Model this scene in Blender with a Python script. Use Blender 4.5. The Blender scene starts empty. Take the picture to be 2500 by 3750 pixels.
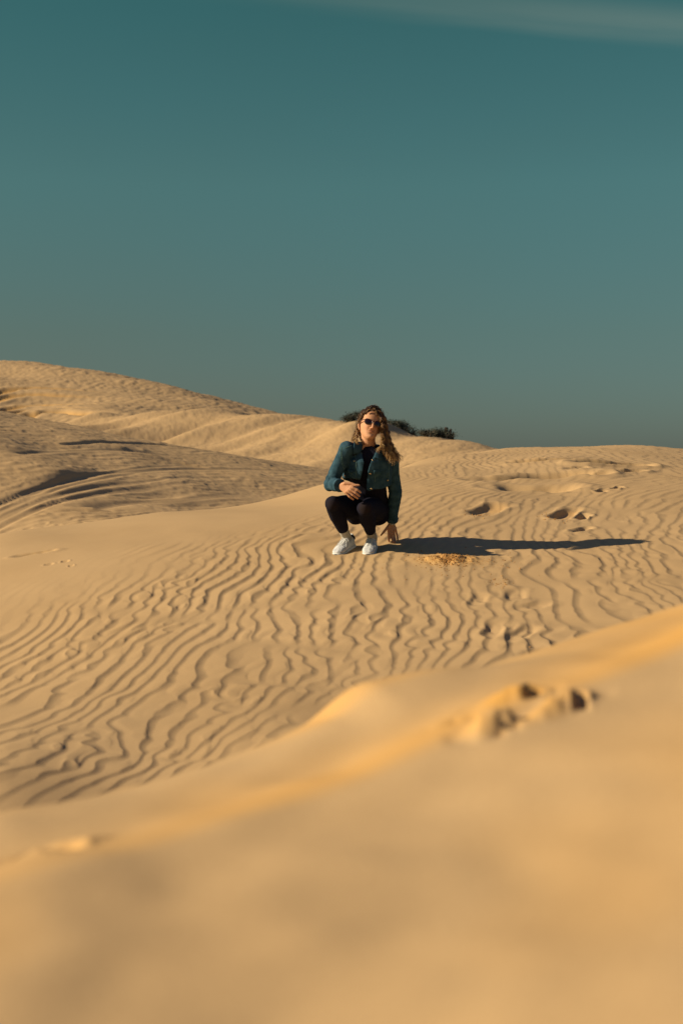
import bpy, bmesh, math, random
import numpy as np
from mathutils import Vector, Matrix

S = bpy.context.scene
C = S.collection
R = math.radians

# ------------------------------------------------------------------ camera
CAM_Z = 0.55
PITCH = math.atan2(125.0, 5208.0)
cam_d = bpy.data.cameras.new('camera')
cam = bpy.data.objects.new('camera', cam_d); C.objects.link(cam)
cam.location = (0, 0, CAM_Z)
cam.rotation_euler = (R(90) - PITCH, 0, 0)
cam_d.sensor_fit = 'VERTICAL'; cam_d.sensor_height = 36; cam_d.sensor_width = 24
cam_d.lens = 50
cam_d.clip_start = 0.05; cam_d.clip_end = 8000
cam_d.dof.use_dof = True
cam_d.dof.focus_distance = 12.3
cam_d.dof.aperture_fstop = 3.4
S.camera = cam

# ------------------------------------------------------------------ light
SUN_EL, SUN_DIR = 25.5, Vector((-0.985, -0.175, 0)).normalized()
sun_vec = Vector((SUN_DIR.x * math.cos(R(SUN_EL)), SUN_DIR.y * math.cos(R(SUN_EL)), math.sin(R(SUN_EL))))
sd = bpy.data.lights.new('sun', 'SUN'); so = bpy.data.objects.new('sun', sd); C.objects.link(so)
sd.energy = 4.8; sd.angle = R(0.5); sd.color = (1.0, 0.85, 0.60)
so.rotation_euler = (-sun_vec).to_track_quat('-Z', 'Y').to_euler()
so.location = sun_vec * 30
S.view_settings.view_transform = 'Standard'; S.view_settings.look = 'None'
S.view_settings.exposure = 0.5; S.view_settings.gamma = 1.0

world = bpy.data.worlds.new('World'); S.world = world; world.use_nodes = True
wt = world.node_tree; wt.nodes.clear()
def wn(t, **k):
    n = wt.nodes.new(t)
    for a, b in k.items(): setattr(n, a, b)
    return n
wo = wn('ShaderNodeOutputWorld'); bg = wn('ShaderNodeBackground'); bg.inputs[1].default_value = 0.085
sky = wn('ShaderNodeTexSky', sky_type='NISHITA', sun_disc=False)
sky.sun_elevation = R(SUN_EL)
sky.sun_rotation = math.atan2(SUN_DIR.x, SUN_DIR.y)
sky.air_density = 1.0; sky.dust_density = 1.0; sky.ozone_density = 2.0
tc = wn('ShaderNodeTexCoord'); sep = wn('ShaderNodeSeparateXYZ')
wt.links.new(tc.outputs['Generated'], sep.inputs[0])
# tint of the air with height (teal high, olive grey at the horizon)
tint = wn('ShaderNodeValToRGB')
wt.links.new(sep.outputs['Z'], tint.inputs[0])
SKY_STOPS = [(0.0, (0.26, 0.30, 0.35)), (0.10, (0.285, 0.37, 0.31)), (0.2, (0.30, 0.485, 0.35)), (0.34, (0.2, 0.47, 0.31)), (0.6, (0.38, 0.36, 0.62)), (1.0, (0.44, 0.38, 0.66))]
el = tint.color_ramp.elements
el[0].position = 0; el[0].color = (*SKY_STOPS[0][1], 1)
el[1].position = 1; el[1].color = (*SKY_STOPS[-1][1], 1)
for p, c in SKY_STOPS[1:-1]:
    e = el.new(p); e.color = (*c, 1)
mul = wn('ShaderNodeMixRGB', blend_type='MULTIPLY'); mul.inputs[0].default_value = 1
wt.links.new(sky.outputs[0], mul.inputs[1]); wt.links.new(tint.outputs[0], mul.inputs[2])
# thin high cirrus band
def vm(op, a, b=None):
    n = wn('ShaderNodeVectorMath', operation=op)
    for i, v in enumerate((a, b)):
        if v is None: continue
        if isinstance(v, (tuple, list)): n.inputs[i].default_value = v
        else: wt.links.new(v, n.inputs[i])
    return n
def mth(op, *a):
    n = wn('ShaderNodeMath', operation=op)
    for i, v in enumerate(a):
        if isinstance(v, (int, float)): n.inputs[i].default_value = v
        else: wt.links.new(v, n.inputs[i])
    return n.outputs[0]
def ray(px, py):
    """world direction of a photo position, scaled so that y = 1"""
    v = Vector((px - 1250.0, 5208.0, 1875.0 - py)).normalized()
    v = Matrix.Rotation(-PITCH, 3, 'X') @ v
    return v / v.y
A, B = ray(1400, 35).normalized(), ray(2500, 132).normalized()
nrm = A.cross(B).normalized()
if nrm.z < 0: nrm = -nrm
dist = vm('DOT_PRODUCT', tc.outputs['Generated'], tuple(nrm)).outputs['Value']
along = vm('DOT_PRODUCT', tc.outputs['Generated'], tuple((B - A).normalized())).outputs['Value']
cmb = wn('ShaderNodeCombineXYZ')
wt.links.new(mth('MULTIPLY', along, 2.5), cmb.inputs[0]); wt.links.new(mth('MULTIPLY', dist, 40.0), cmb.inputs[1])
nz = wn('ShaderNodeTexNoise'); nz.inputs['Scale'].default_value = 1.6; nz.inputs['Detail'].default_value = 6
wt.links.new(cmb.outputs[0], nz.inputs['Vector'])
dd = mth('ADD', dist, mth('MULTIPLY', mth('SUBTRACT', nz.outputs[0], 0.5), 0.012))
lo = wn('ShaderNodeMapRange', interpolation_type='SMOOTHSTEP'); wt.links.new(dd, lo.inputs[0])
lo.inputs[1].default_value = -0.009; lo.inputs[2].default_value = 0.005
hi = wn('ShaderNodeMapRange', interpolation_type='SMOOTHSTEP'); wt.links.new(dd, hi.inputs[0])
hi.inputs[1].default_value = 0.026; hi.inputs[2].default_value = 0.005
al = wn('ShaderNodeMapRange', interpolation_type='SMOOTHSTEP'); wt.links.new(along, al.inputs[0])
al.inputs[1].default_value = -0.30; al.inputs[2].default_value = 0.10
cf = mth('MULTIPLY', mth('MULTIPLY', lo.outputs[0], hi.outputs[0]), mth('MULTIPLY', al.outputs[0], mth('ADD', mth('MULTIPLY', nz.outputs[0], 0.15), 0.045)))
cm = wn('ShaderNodeMixRGB'); wt.links.new(cf, cm.inputs[0])
# uneven haze, browner low on the sunward side
hx = wn('ShaderNodeMapRange'); wt.links.new(sep.outputs['X'], hx.inputs[0]); hx.inputs[1].default_value = .12; hx.inputs[2].default_value = -.28
hz_ = wn('ShaderNodeMapRange'); wt.links.new(sep.outputs['Z'], hz_.inputs[0]); hz_.inputs[1].default_value = .30; hz_.inputs[2].default_value = .03
n3 = wn('ShaderNodeTexNoise'); n3.inputs['Scale'].default_value = 5; n3.inputs['Detail'].default_value = 4
mp = wn('ShaderNodeMapping'); mp.inputs['Scale'].default_value = (1, 1, 3); wt.links.new(tc.outputs['Generated'], mp.inputs[0]); wt.links.new(mp.outputs[0], n3.inputs['Vector'])
hf = mth('ADD', mth('MULTIPLY', mth('MULTIPLY', hx.outputs[0], hz_.outputs[0]), .9), mth('MULTIPLY', mth('SUBTRACT', n3.outputs[0], .5), .5))
hm_ = wn('ShaderNodeMixRGB', blend_type='MULTIPLY'); wt.links.new(hf, hm_.inputs[0]); wt.links.new(mul.outputs[0], hm_.inputs[1]); hm_.inputs[2].default_value = (1.08, .90, .84, 1)
wt.links.new(hm_.outputs[0], cm.inputs[1])
cm.inputs[2].default_value = (4.6, 4.4, 3.2, 1)
wt.links.new(cm.outputs[0], bg.inputs[0]); wt.links.new(bg.outputs[0], wo.inputs[0])

# ------------------------------------------------------------------ helpers
def P(px, py, Y):
    """point at forward distance Y seen at a photo position"""
    d = ray(px, py); return Vector((d.x * Y, Y, CAM_Z + d.z * Y))

def material(name, base, rough=0.9, spec=0.2, build=None):
    m = bpy.data.materials.new(name); m.use_nodes = True
    b = m.node_tree.nodes['Principled BSDF']
    b.inputs['Base Color'].default_value = (*base, 1)
    b.inputs['Roughness'].default_value = rough
    b.inputs['Specular IOR Level'].default_value = spec
    if build: build(m.node_tree, b)
    return m

# ------------------------------------------------------------------ periodic noise fields
def gab(N, size, lam, seed, ang, sa, sk):
    rng = np.random.default_rng(seed)
    k = np.fft.fftfreq(N, size / N); kx, ky = np.meshgrid(k, k)
    K = np.hypot(kx, ky); An = (np.degrees(np.arctan2(ky, kx)) - ang + 180) % 360 - 180
    Sp = np.exp(-((K * lam - 1) / sk) ** 2 / 2) * np.exp(-(An / sa) ** 2 / 2)
    z = np.fft.ifft2(Sp * (rng.normal(size=(N, N)) + 1j * rng.normal(size=(N, N))))
    return z / np.sqrt((abs(z) ** 2).mean())
def fnoise(N, size, scale, seed, ax=1.0):
    rng = np.random.default_rng(seed)
    k = np.fft.fftfreq(N, size / N); kx, ky = np.meshgrid(k, k)
    Sp = np.exp(-(np.hypot(kx, ky * ax) * scale) ** 2 * 2)
    n = np.fft.ifft2(Sp * (rng.normal(size=(N, N)) + 1j * rng.normal(size=(N, N)))).real
    return n / n.std()
def ripple_tile(N, size, lam, seed, sa, sk, w1, w2, c, pw, ax, ang=0.0, s1=.45, s2=.16):
    z = gab(N, size, lam, seed, ang, sa, sk)
    n1 = fnoise(N, size, s1, seed + 1, ax); n2 = fnoise(N, size, s2, seed + 2, ax * .8); n3 = fnoise(N, size, .35, seed + 5, ax)
    a = (np.angle(z) / (2 * np.pi) + w1 * n1 + w2 * (np.abs(n2) - .8) * (1 + .4 * n3)) % 1.0
    c_ = np.exp(2j * np.pi * a); px = size / N
    g = np.hypot(np.angle(np.roll(c_, -1, 1) / np.roll(c_, 1, 1)), np.angle(np.roll(c_, -1, 0) / np.roll(c_, 1, 0))) / (4 * np.pi * px)
    for _ in range(6 if N < 2000 else 14): g = (g + np.roll(g, 1, 0) + np.roll(g, -1, 0) + np.roll(g, 1, 1) + np.roll(g, -1, 1)) / 5
    loc = np.clip(1 / (g * lam + 1e-6), .35, 1.25)
    st = a / c; st = st * (1.2 - .2 * st)
    le = ((1 - a) / (1 - c)).clip(0, 1) ** pw
    return (np.where(a < c, st, le) * np.clip(abs(z) / .6, 0, 1) * loc).astype(np.float32)
def sample(tile, size, x, y):
    N = tile.shape[0]
    fx = (x / size * N) % N; fy = (y / size * N) % N
    i = np.floor(fx).astype(np.int64); j = np.floor(fy).astype(np.int64)
    u = fx - i; v = fy - j; i %= N; j %= N; i1 = (i + 1) % N; j1 = (j + 1) % N
    return (tile[j, i] * (1 - u) * (1 - v) + tile[j, i1] * u * (1 - v) + tile[j1, i] * (1 - u) * v + tile[j1, i1] * u * v)
def ss(a, b, x):
    t = np.clip((x - a) / (b - a), 0, 1); return t * t * (3 - 2 * t)

# ------------------------------------------------------------------ relief of the dunes
# (column, [(forward distance, height on the photo)]) surveyed down each line of sight
SURVEY = {
 -500: [(1.30, 3750), (1.7, 3330), (2.0, 3130), (4.2, 3500), (7.0, 2640), (8.5, 2400), (9.6, 2260), (10.8, 2125), (12.0, 2060), (15, 2080), (18, 1850), (22, 1580), (26, 1450), (30, 1400), (36, 1470), (48, 1560), (62, 1520), (80, 1450), (100, 1300), (130, 1400)],
 0:    [(0.6, 6300), (1.25, 3750), (1.55, 3370), (2.0, 2990), (2.3, 3010), (4.3, 3500), (6.0, 2840), (7.0, 2628), (8.0, 2440), (9.0, 2270), (10.0, 2132), (11.0, 2020), (12.0, 1966), (13, 1972), (15.5, 2030), (18, 1870), (22, 1665), (26, 1550), (28.5, 1513), (34, 1560), (50, 1600), (62, 1560), (76, 1500), (88, 1400), (100, 1330), (130, 1420)],
 300:  [(10, 2090), (12.4, 1925), (28.8, 1563), (70, 1528), (100, 1361)],
 600:  [(1.22, 3750), (1.55, 3330), (2.1, 2868), (2.5, 2880), (4.3, 3500), (7.0, 2628), (8.5, 2298), (10.0, 2062), (11.5, 1925), (13.0, 1878), (16, 1935), (18, 1912), (22, 1780), (26, 1675), (29.5, 1616), (35, 1690), (50, 1650), (56, 1560), (61, 1506), (70, 1530), (78, 1500), (88, 1450), (98, 1409), (130, 1500)],
 950:  [(30, 1678), (57, 1534), (98, 1497)],
 1090: [(2.25, 2706)],
 1250: [(0.6, 6100), (1.17, 3750), (1.5, 3290), (2.0, 2860), (2.35, 2610), (2.8, 2640), (4.5, 3400), (5.8, 2880), (7.0, 2628), (8.5, 2280), (10.0, 2036), (11.5, 1877), (13.0, 1798), (14.5, 1768), (18, 1880), (22, 1850), (26, 1785), (32, 1731), (37, 1752), (43, 1690), (50, 1556), (64, 1600), (80, 1610), (97, 1592), (130, 1650)],
 1400: [(47, 1584), (70, 1640), (97, 1650)],
 1550: [(12, 1820), (15, 1690), (16.5, 1673), (46, 1594), (66, 1670), (97, 1690)],
 1850: [(1.10, 3750), (1.45, 3250), (2.0, 2730), (2.6, 2440), (3.2, 2480), (4.6, 3150), (7.0, 2628), (8.5, 2270), (10.0, 2030), (11.5, 1868), (13.0, 1762), (15.0, 1681), (17, 1643), (19.5, 1652), (24, 1740), (30, 1770), (36, 1770), (42, 1652), (52, 1690), (80, 1720), (98, 1700), (130, 1730)],
 2500: [(0.6, 5600), (1.04, 3750), (1.4, 3160), (2.0, 2620), (2.8, 2250), (3.5, 2300), (4.8, 2950), (7.0, 2610), (8.5, 2250), (10.0, 2020), (11.5, 1866), (13.0, 1766), (15.0, 1692), (17, 1661), (19.5, 1668), (24, 1750), (30, 1790), (42, 1760), (60, 1790), (98, 1780), (130, 1780)],
 3000: [(1.0, 3750), (2.0, 2500), (3.0, 2100), (4.9, 2700), (7.0, 2590), (10.0, 2010), (13.0, 1780), (17, 1685), (24, 1760), (42, 1800), (98, 1800), (130, 1800)],
}
cp = []; SQ = 2.4
for px, lst in SURVEY.items():
    for Y, py in lst:
        p = P(px, py, Y); r = math.hypot(p.x, p.y)
        cp.append((math.atan2(p.x, p.y) * SQ, math.log(r), p.z / r))
for th in (-35, 35):
    for r_, z_ in ((.6, .08), (2, .1), (4.5, -.8), (8, -.4), (12, .1), (17, .4), (25, .2), (40, .5), (90, 1.5), (130, 1)):
        cp.append((R(th) * SQ, math.log(r_), z_ / r_ * (1.0 if th > 0 else 1.0)))
cp = np.array(cp)
def U(d2): return np.where(d2 > 1e-12, 0.5 * d2 * np.log(np.maximum(d2, 1e-12)), 0.0)
n = len(cp); D2 = (cp[:, None, 0] - cp[None, :, 0]) ** 2 + (cp[:, None, 1] - cp[None, :, 1]) ** 2
K = U(D2) + np.eye(n) * 2e-4
Pm = np.c_[np.ones(n), cp[:, :2]]
Mx = np.block([[K, Pm], [Pm.T, np.zeros((3, 3))]])
wv = np.linalg.solve(Mx, np.r_[cp[:, 2], 0, 0, 0])
_TH = np.radians(np.linspace(-40, 40, 241)); _LR = np.linspace(math.log(.25), math.log(140), 700)
_a, _b = np.meshgrid(_TH * SQ, _LR)
_W = wv[n] + wv[n + 1] * _a + wv[n + 2] * _b
for i in range(n): _W += wv[i] * U((_a - cp[i, 0]) ** 2 + (_b - cp[i, 1]) ** 2)
def cubic1(t):
    return (-.5 * t ** 3 + t * t - .5 * t, 1.5 * t ** 3 - 2.5 * t * t + 1, -1.5 * t ** 3 + 2 * t * t + .5 * t, .5 * t ** 3 - .5 * t * t)
def base_z(x, y):
    """smooth relief in metres at world x, y"""
    r = np.maximum(np.hypot(x, y), .26); th = np.arctan2(x, y)
    thc = np.clip(th, R(-34), R(34)); lr = np.clip(np.log(r), _LR[2], _LR[-3])
    fx = (thc - _TH[0]) / (_TH[1] - _TH[0]); fy = (lr - _LR[0]) / (_LR[1] - _LR[0])
    i = np.clip(np.floor(fx).astype(np.int64), 1, 238); j = np.clip(np.floor(fy).astype(np.int64), 1, 697)
    wx = cubic1(fx - i); wy = cubic1(fy - j); out = 0
    for b in range(4):
        row = 0
        for a in range(4): row = row + wx[a] * _W[j - 1 + b, i - 1 + a]
        out = out + wy[b] * row
    z = out * np.minimum(r, 135)
    side = ss(R(30), R(60), np.abs(th))
    z = z * (1 - side) + side * (z * .4 + .02)
    far = ss(110, 260, r)
    return z * (1 - far) + far * (-3.0 + 1.2 * np.sin(x * .011 + 1) * np.cos(y * .009))

T_NEAR = ripple_tile(2048, 9.0, .125, 3, 8, .060, .46, .19, .66, 2.0, 1.5, s1=.50, s2=.15)
T_MID = ripple_tile(512, 9.0, .26, 11, 24, .2, .5, .35, .6, 1.6, 1.0)
T_FAR = ripple_tile(512, 24.0, .62, 23, 14, .14, .35, .3, .6, 1.4, 1.6, s1=1.8, s2=.8)
T_BIG = fnoise(512, 40.0, 2.2, 31, 1.0)
T_SM = fnoise(512, 6.0, .10, 37, 1.0)
T_LUMP = fnoise(512, 6.0, .30, 41, 1.0)

def main_amp(x, y):
    Yb = np.interp(x, [-3.5, -2.4, -1.9, -1.2, 0, 1.0, 2.2, 4], [7.4, 8.6, 9.3, 10.2, 11.9, 15.0, 21, 23])
    wob = .35 * sample(T_LUMP, 6.0, x * .35, y * .35)
    m = 1 - ss(-1.1, .55, y - Yb + wob)
    return .05 + .95 * m

# prints pressed into the sand: (column, row, length, width, turn, depth, dampness)
PRINTS = []
def add_print(px, py, Yg, L, Wd, ang, dep, orange_tone=0.0, kind=0):
    p = P(px, py, Yg); PRINTS.append((p.x, p.y, L, Wd, R(ang), dep, orange_tone, kind))
def hit(px, py, y0=6.0, y1=20.0):
    """first place where the line of sight meets the smooth relief"""
    d = ray(px, py); Y = np.linspace(y0, y1, 4000)
    z = base_z(d.x * Y, Y); s = (CAM_Z + d.z * Y) - z
    k = np.argmax(s <= 0) if (s <= 0).any() else int(np.argmin(s))
    return Vector((d.x * Y[k], Y[k], z[k]))
def foot(px, py, L, Wd, ang, dep, orange_tone=0.0, kind=0, y0=6.0):
    p = hit(px, py, y0); PRINTS.append((p.x, p.y, L, Wd, R(ang), dep, orange_tone, kind))
foot(1752, 2195, .30, .14, 75, .008); foot(1884, 2180, .30, .17, 80, .013); foot(1945, 2222, .32, .14, 22, .010)
foot(1812, 2305, .34, .16, 72, .011); foot(1915, 2318, .38, .15, 55, .012); foot(1968, 2395, .28, .15, 25, .010); foot(1930, 2440, .28, .14, 45, .010)
foot(1792, 1868, .62, .27, 60, .029, .25); foot(2072, 1882, .56, .22, 62, .030, .3); foot(2135, 1895, .22, .12, 60, .03)
foot(2010, 1698, .9, .34, 10, .05, .35); foot(2030, 1745, 1.0, .42, 8, .07, .15); foot(1960, 1785, .9, .5, 0, .06, .1); foot(1840, 1750, .8, .3, 10, .04)
foot(2245, 1708, .9, .32, 15, .09, .1); foot(2290, 1730, .5, .2, 30, .05); foot(2190, 1745, .4, .2, 30, .03); foot(1925, 1690, .4, .16, 20, .05, .3)
foot(2130, 1940, .25, .12, 40, .02); foot(130, 2026, .34, .10, 10, .03, .2); foot(240, 2056, .07, .05, 0, .012, .3); foot(262, 2072, .05, .04, 0, .012, .3); foot(180, 2066, .08, .05, 0, .01)
foot(2200, 1800, .16, .1, 50, .03); foot(2260, 1790, .16, .1, 50, .03); foot(2110, 1725, .3, .12, 20, .03)
for q in ((1875, 2625, .13, .07, 32, -.011), (2060, 2655, .14, .06, 38, -.011), (1800, 2745, .11, .07, 40, -.014), (1965, 2710, .12, .07, 30, -.006), (1948, 2615, .050, .040, 60, .013), (2122, 2650, .075, .030, 85, .013), (1868, 2745, .10, .035, 40, .007), (1730, 2705, .10, .03, -20, .008), (110, 3150, .16, .05, 28, .018), (235, 3145, .06, .04, 30, .012)):
    p = hit(q[0], q[1], .7, 3.6); PRINTS.append((p.x, p.y, q[2], q[3], R(q[4]), q[5], .75 if q[5] < 0 else .45, 1))

# wheel ruts: polylines of photo positions with the forward distance range searched
RUTS = []
def rut(pts, y0, y1, width, depth):
    w = [hit(a, b, y0, y1) for a, b in pts]
    RUTS.append((np.array([(p.x, p.y) for p in w]), width, depth))
rut([(-60, 1915), (60, 1848), (170, 1800), (330, 1758), (470, 1732), (700, 1712)], 16, 29, 0.086, 0.0310)
rut([(-60, 1880), (60, 1825), (200, 1775), (330, 1742), (470, 1722), (640, 1705), (900, 1712)], 16, 29, 0.067, 0.0239)
rut([(-60, 1955), (40, 1905), (140, 1865), (260, 1830), (420, 1800), (640, 1775), (850, 1770)], 16, 29, 0.086, 0.0286)
rut([(-60, 1935), (60, 1872), (170, 1828), (330, 1790), (500, 1765), (760, 1750), (1000, 1752)], 16, 29, 0.067, 0.0168)
rut([(220, 1627), (400, 1622), (560, 1625), (740, 1652), (960, 1690), (1150, 1720)], 18, 31, 0.076, 0.0286)
rut([(60, 1668), (250, 1650), (420, 1648), (640, 1668), (860, 1700), (1080, 1728)], 18, 31, 0.057, 0.0120)
rut([(430, 1735), (620, 1718), (800, 1716), (1000, 1722), (1150, 1740)], 18, 29, 0.076, 0.0168)
rut([(300, 1880), (460, 1848), (640, 1828), (860, 1812), (1000, 1806)], 16, 27, 0.095, 0.0144)
for dx, dy, w_, d_ in ((0, 0, .45, .19), (0, 24, .35, .14), (20, 62, .42, .17), (30, 84, .38, .15), (70, 100, .5, .16)):
    rut([(-40 + dx, 1448 + dy), (40 + dx, 1425 + dy), (120 + dx, 1420 + dy), (250 + dx, 1424 + dy), (420 + dx, 1433 + dy)], 66, 96, w_, d_)

FEET = [P(1237, 2020, 10.08), P(1355, 2022, 10.08)]   # where the two soles rest
PILE = hit(1640, 2052, 8, 12)

def detail(x, y):
    """small relief on top of base_z, and how orange the sand is, as where deeper sand shows"""
    r = np.hypot(x, y); th = np.arctan2(x, y)
    inner = (np.abs(th) < R(50))
    orange_tone = np.zeros_like(x); dz = np.zeros_like(x)
    # near ripples (0.12 m), steep side away from the wind
    m = (r > 5.0) & (r < 26) & inner
    xm, ym = x[m], y[m]
    wx = .10 * sample(T_LUMP, 6.0, xm * .11, ym * .07)
    sh = np.clip(.13 - .07 * xm, -.04, .34)
    xe = xm - sh * (ym - 9) - .14 * np.clip(ym - 9.9, 0, 3.5) ** 2 + wx
    rp = sample(T_NEAR, 9.0, xe * 1.08, ym * 1.04)
    amp = main_amp(xm, ym) * (.85 + .15 * sample(T_LUMP, 6.0, xm * .3, ym * .3)) * (1 - ss(19, 25, np.hypot(xm, ym)))
    amp = amp * (1 - .45 * ss(10.0, 11.4, ym)) * (.72 + .28 * ss(6.6, 7.8, ym)) * ss(5.4, 6.2, np.hypot(xm, ym))
    keep = np.ones_like(xm)
    for f in FEET:
        keep *= 1 - .9 * np.exp(-(((xm - f.x) / .13) ** 2 + ((ym - f.y - .1) / .2) ** 2) ** 2)
    keep *= 1 - .8 * np.exp(-(((xm - PILE.x) / .28) ** 2 + ((ym - PILE.y) / .25) ** 2))
    q = .0096 * rp * amp * keep
    q += .0035 * sample(T_LUMP, 6.0, xm, ym) * (1 - keep * .7)
    q += .022 * sample(T_BIG, 40.0, xm * 1.7, ym * 1.0) * ss(10.5, 13, ym)
    # heap of dug-out sand
    e = ((xm - PILE.x) / .20) ** 2 + ((ym - PILE.y) / .13) ** 2
    g = np.exp(-e * 1.1)
    q += .028 * g + .006 * g * sample(T_SM, 6.0, xm * 2.2, ym * 2.2)
    dm = np.clip(g * 1.1, 0, .6)
    dz[m] += q; orange_tone[m] += dm
    # broken ripples on the dark middle dune
    m = (r > 15.5) & (r < 40) & inner
    xm, ym = x[m], y[m]; rr = r[m]
    zt = sample(T_MID, 9.0, xm * .40 - ym * .55, xm * .45 + ym * .32)
    wgt = ss(15.5, 17.5, rr) * (1 - ss(34, 40, rr)) * (1 - ss(.4, 2.5, xm))
    dz[m] += wgt * (.017 * zt + .013 * sample(T_NEAR, 9.0, xm * .42 - ym * .40, ym * .45 + xm * .4) + .02 * sample(T_BIG, 40.0, xm * 1.1, ym * .9))
    # farther dunes
    m = (r > 34) & (r < 140) & inner
    xm, ym = x[m], y[m]; rr = r[m]
    near = ss(34, 40, rr)
    zt = sample(T_FAR, 24.0, xm * .95 - ym * .3, ym)
    far = ss(64, 72, rr)
    dz[m] += near * (.055 * zt * (.35 + .65 * far) + (1 - far) * (.02 * sample(T_MID, 9.0, xm * .8 - ym * .3, ym * .6) + .10 * sample(T_BIG, 40.0, xm * 1.3 - ym * .55, ym * .55)) + far * .12 * sample(T_BIG, 40.0, xm * .4, ym * .4)) * (1 - ss(110, 140, rr))
    # ruts
    for pl, w_, d_ in RUTS:
        lo_ = pl.min(0) - 2; hi_ = pl.max(0) + 2
        m = (x > lo_[0]) & (x < hi_[0]) & (y > lo_[1]) & (y < hi_[1])
        xm, ym = x[m], y[m]; best = np.full(xm.shape, 1e9); tt = np.zeros_like(xm)
        # smooth the polyline
        t = np.linspace(0, len(pl) - 1, 60); px_ = np.interp(t, range(len(pl)), pl[:, 0]); py_ = np.interp(t, range(len(pl)), pl[:, 1])
        k = np.ones(9) / 9
        px_ = np.convolve(np.pad(px_, 4, 'edge'), k, 'valid'); py_ = np.convolve(np.pad(py_, 4, 'edge'), k, 'valid')
        for i in range(59):
            ax, ay, bx, by = px_[i], py_[i], px_[i + 1], py_[i + 1]
            dx, dy = bx - ax, by - ay; L2 = dx * dx + dy * dy + 1e-9
            s = np.clip(((xm - ax) * dx + (ym - ay) * dy) / L2, 0, 1)
            d = np.hypot(xm - ax - s * dx, ym - ay - s * dy)
            b = d < best; best[b] = d[b]; tt[b] = (i + s[b]) / 59
        wob = 1 + .10 * sample(T_LUMP, 6.0, xm * .5, ym * .5)
        e = best / (w_ * np.clip(wob, .4, 2))
        fade = ss(-.01, .12, tt) * (1 - ss(.55, 1.0, tt)) if px_[0] > -4 else (1 - ss(.5, 1.0, tt))
        if py_[0] > 55: orange_tone[m] = np.maximum(orange_tone[m], .75 * fade * np.exp(-(e - .5) ** 2 * 2))
        dz[m] *= 1 - .85 * fade * np.exp(-(e / 2.2) ** 2)
        dz[m] += fade * d_ * (-np.exp(-e ** 4) + .22 * np.exp(-((e - 1.8) / .6) ** 2) + .12 * np.exp(-e ** 2) * sample(T_MID, 9.0, xm * 2, ym * 2))
    # prints
    for cx, cy, L, Wd, an, dep, dp, kind in PRINTS:
        m = (np.abs(x - cx) < L * 1.6) & (np.abs(y - cy) < L * 1.6)
        if not m.any(): continue
        xm, ym = x[m] - cx, y[m] - cy
        u = (xm * math.cos(an) + ym * math.sin(an)) / (L / 2); v = (-xm * math.sin(an) + ym * math.cos(an)) / (Wd / 2)
        kx = min(1.6, .42 / L); nn = sample(T_SM, 6.0, x[m] * kx, y[m] * kx)
        v = v * (1 + .25 * np.cos(u * 3.1)); rr = np.sqrt(u * u + v * v) + .045 * nn
        ins = 1 - ss(.45, 1.0, rr)
        rim = np.exp(-((rr - 1.15) / .22) ** 2)
        dz[m] += -dep * ins * (1 + .25 * np.sin(u * 2.4 + 1) + .3 * v) + .0010 * np.sin(u * 14) * (L < .4) * (1 - ss(.5, .9, rr)) + dep * .22 * rim * (1 + .25 * nn) + dep * .05 * nn * (1 - ss(.8, 1.6, rr))
        orange_tone[m] = np.maximum(orange_tone[m], dp * (1 - ss(.5, 1.15, rr)) * (.75 + .25 * nn))
    # foreground crest: soft diagonal swells of blown sand
    m = (r < 5.5) & inner
    xm, ym = x[m], y[m]
    q = np.zeros_like(xm)
    for a, b, h, w1, w2 in FG_RIDGES:
        yl = a + b * xm; k = math.hypot(1, b)
        d = (ym - yl) / k                       # + is the far, wind-side flank
        d = d + .02 * sample(T_LUMP, 6.0, xm * .8 + h * 40, ym * .8)
        q += h * np.where(d > 0, np.exp(-(d / w1) ** 2), np.exp(-(-d / w2) ** 1.3))
    q += .0035 * sample(T_LUMP, 6.0, xm * .7 + ym * .3, ym * .45 - xm * .5) + .0012 * sample(T_SM, 6.0, xm, ym)
    q += .037 * ss(-.055, .045, xm - .005 + .35 * (ym - 2.42)) * (1 - ss(.10, .5, xm)) * np.exp(-((ym - 2.42) / .17) ** 2)
    dz[m] += q * (1 - ss(3.4, 5.0, r[m]))
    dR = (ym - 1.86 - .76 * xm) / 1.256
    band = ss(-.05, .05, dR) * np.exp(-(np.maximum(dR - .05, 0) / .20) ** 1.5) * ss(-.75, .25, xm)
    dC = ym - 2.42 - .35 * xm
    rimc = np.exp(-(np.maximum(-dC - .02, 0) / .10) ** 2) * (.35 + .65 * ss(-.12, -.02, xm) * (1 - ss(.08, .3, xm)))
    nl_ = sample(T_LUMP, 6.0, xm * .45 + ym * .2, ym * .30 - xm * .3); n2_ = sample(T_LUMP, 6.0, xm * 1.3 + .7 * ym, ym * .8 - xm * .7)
    orange_tone[m] += (1 - ss(3.2, 4.6, r[m])) * np.clip(.05 + .85 * np.maximum(band, .8 * rimc) + .16 * nl_ + .07 * n2_, 0, .95)  # more orange along the ridge's far flank and the crest, varied by noise
    return dz, np.clip(orange_tone, 0, 1)
FG_RIDGES = [(2.08, .735, -.016, .10, .13), (1.86, .76, .036, .20, .34), (1.48, .62, .012, .16, .25)]

def ground_z(x, y):
    X = np.array([float(x)]); Yv = np.array([float(y)])
    return float(base_z(X, Yv)[0] + detail(X, Yv)[0][0])

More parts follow.
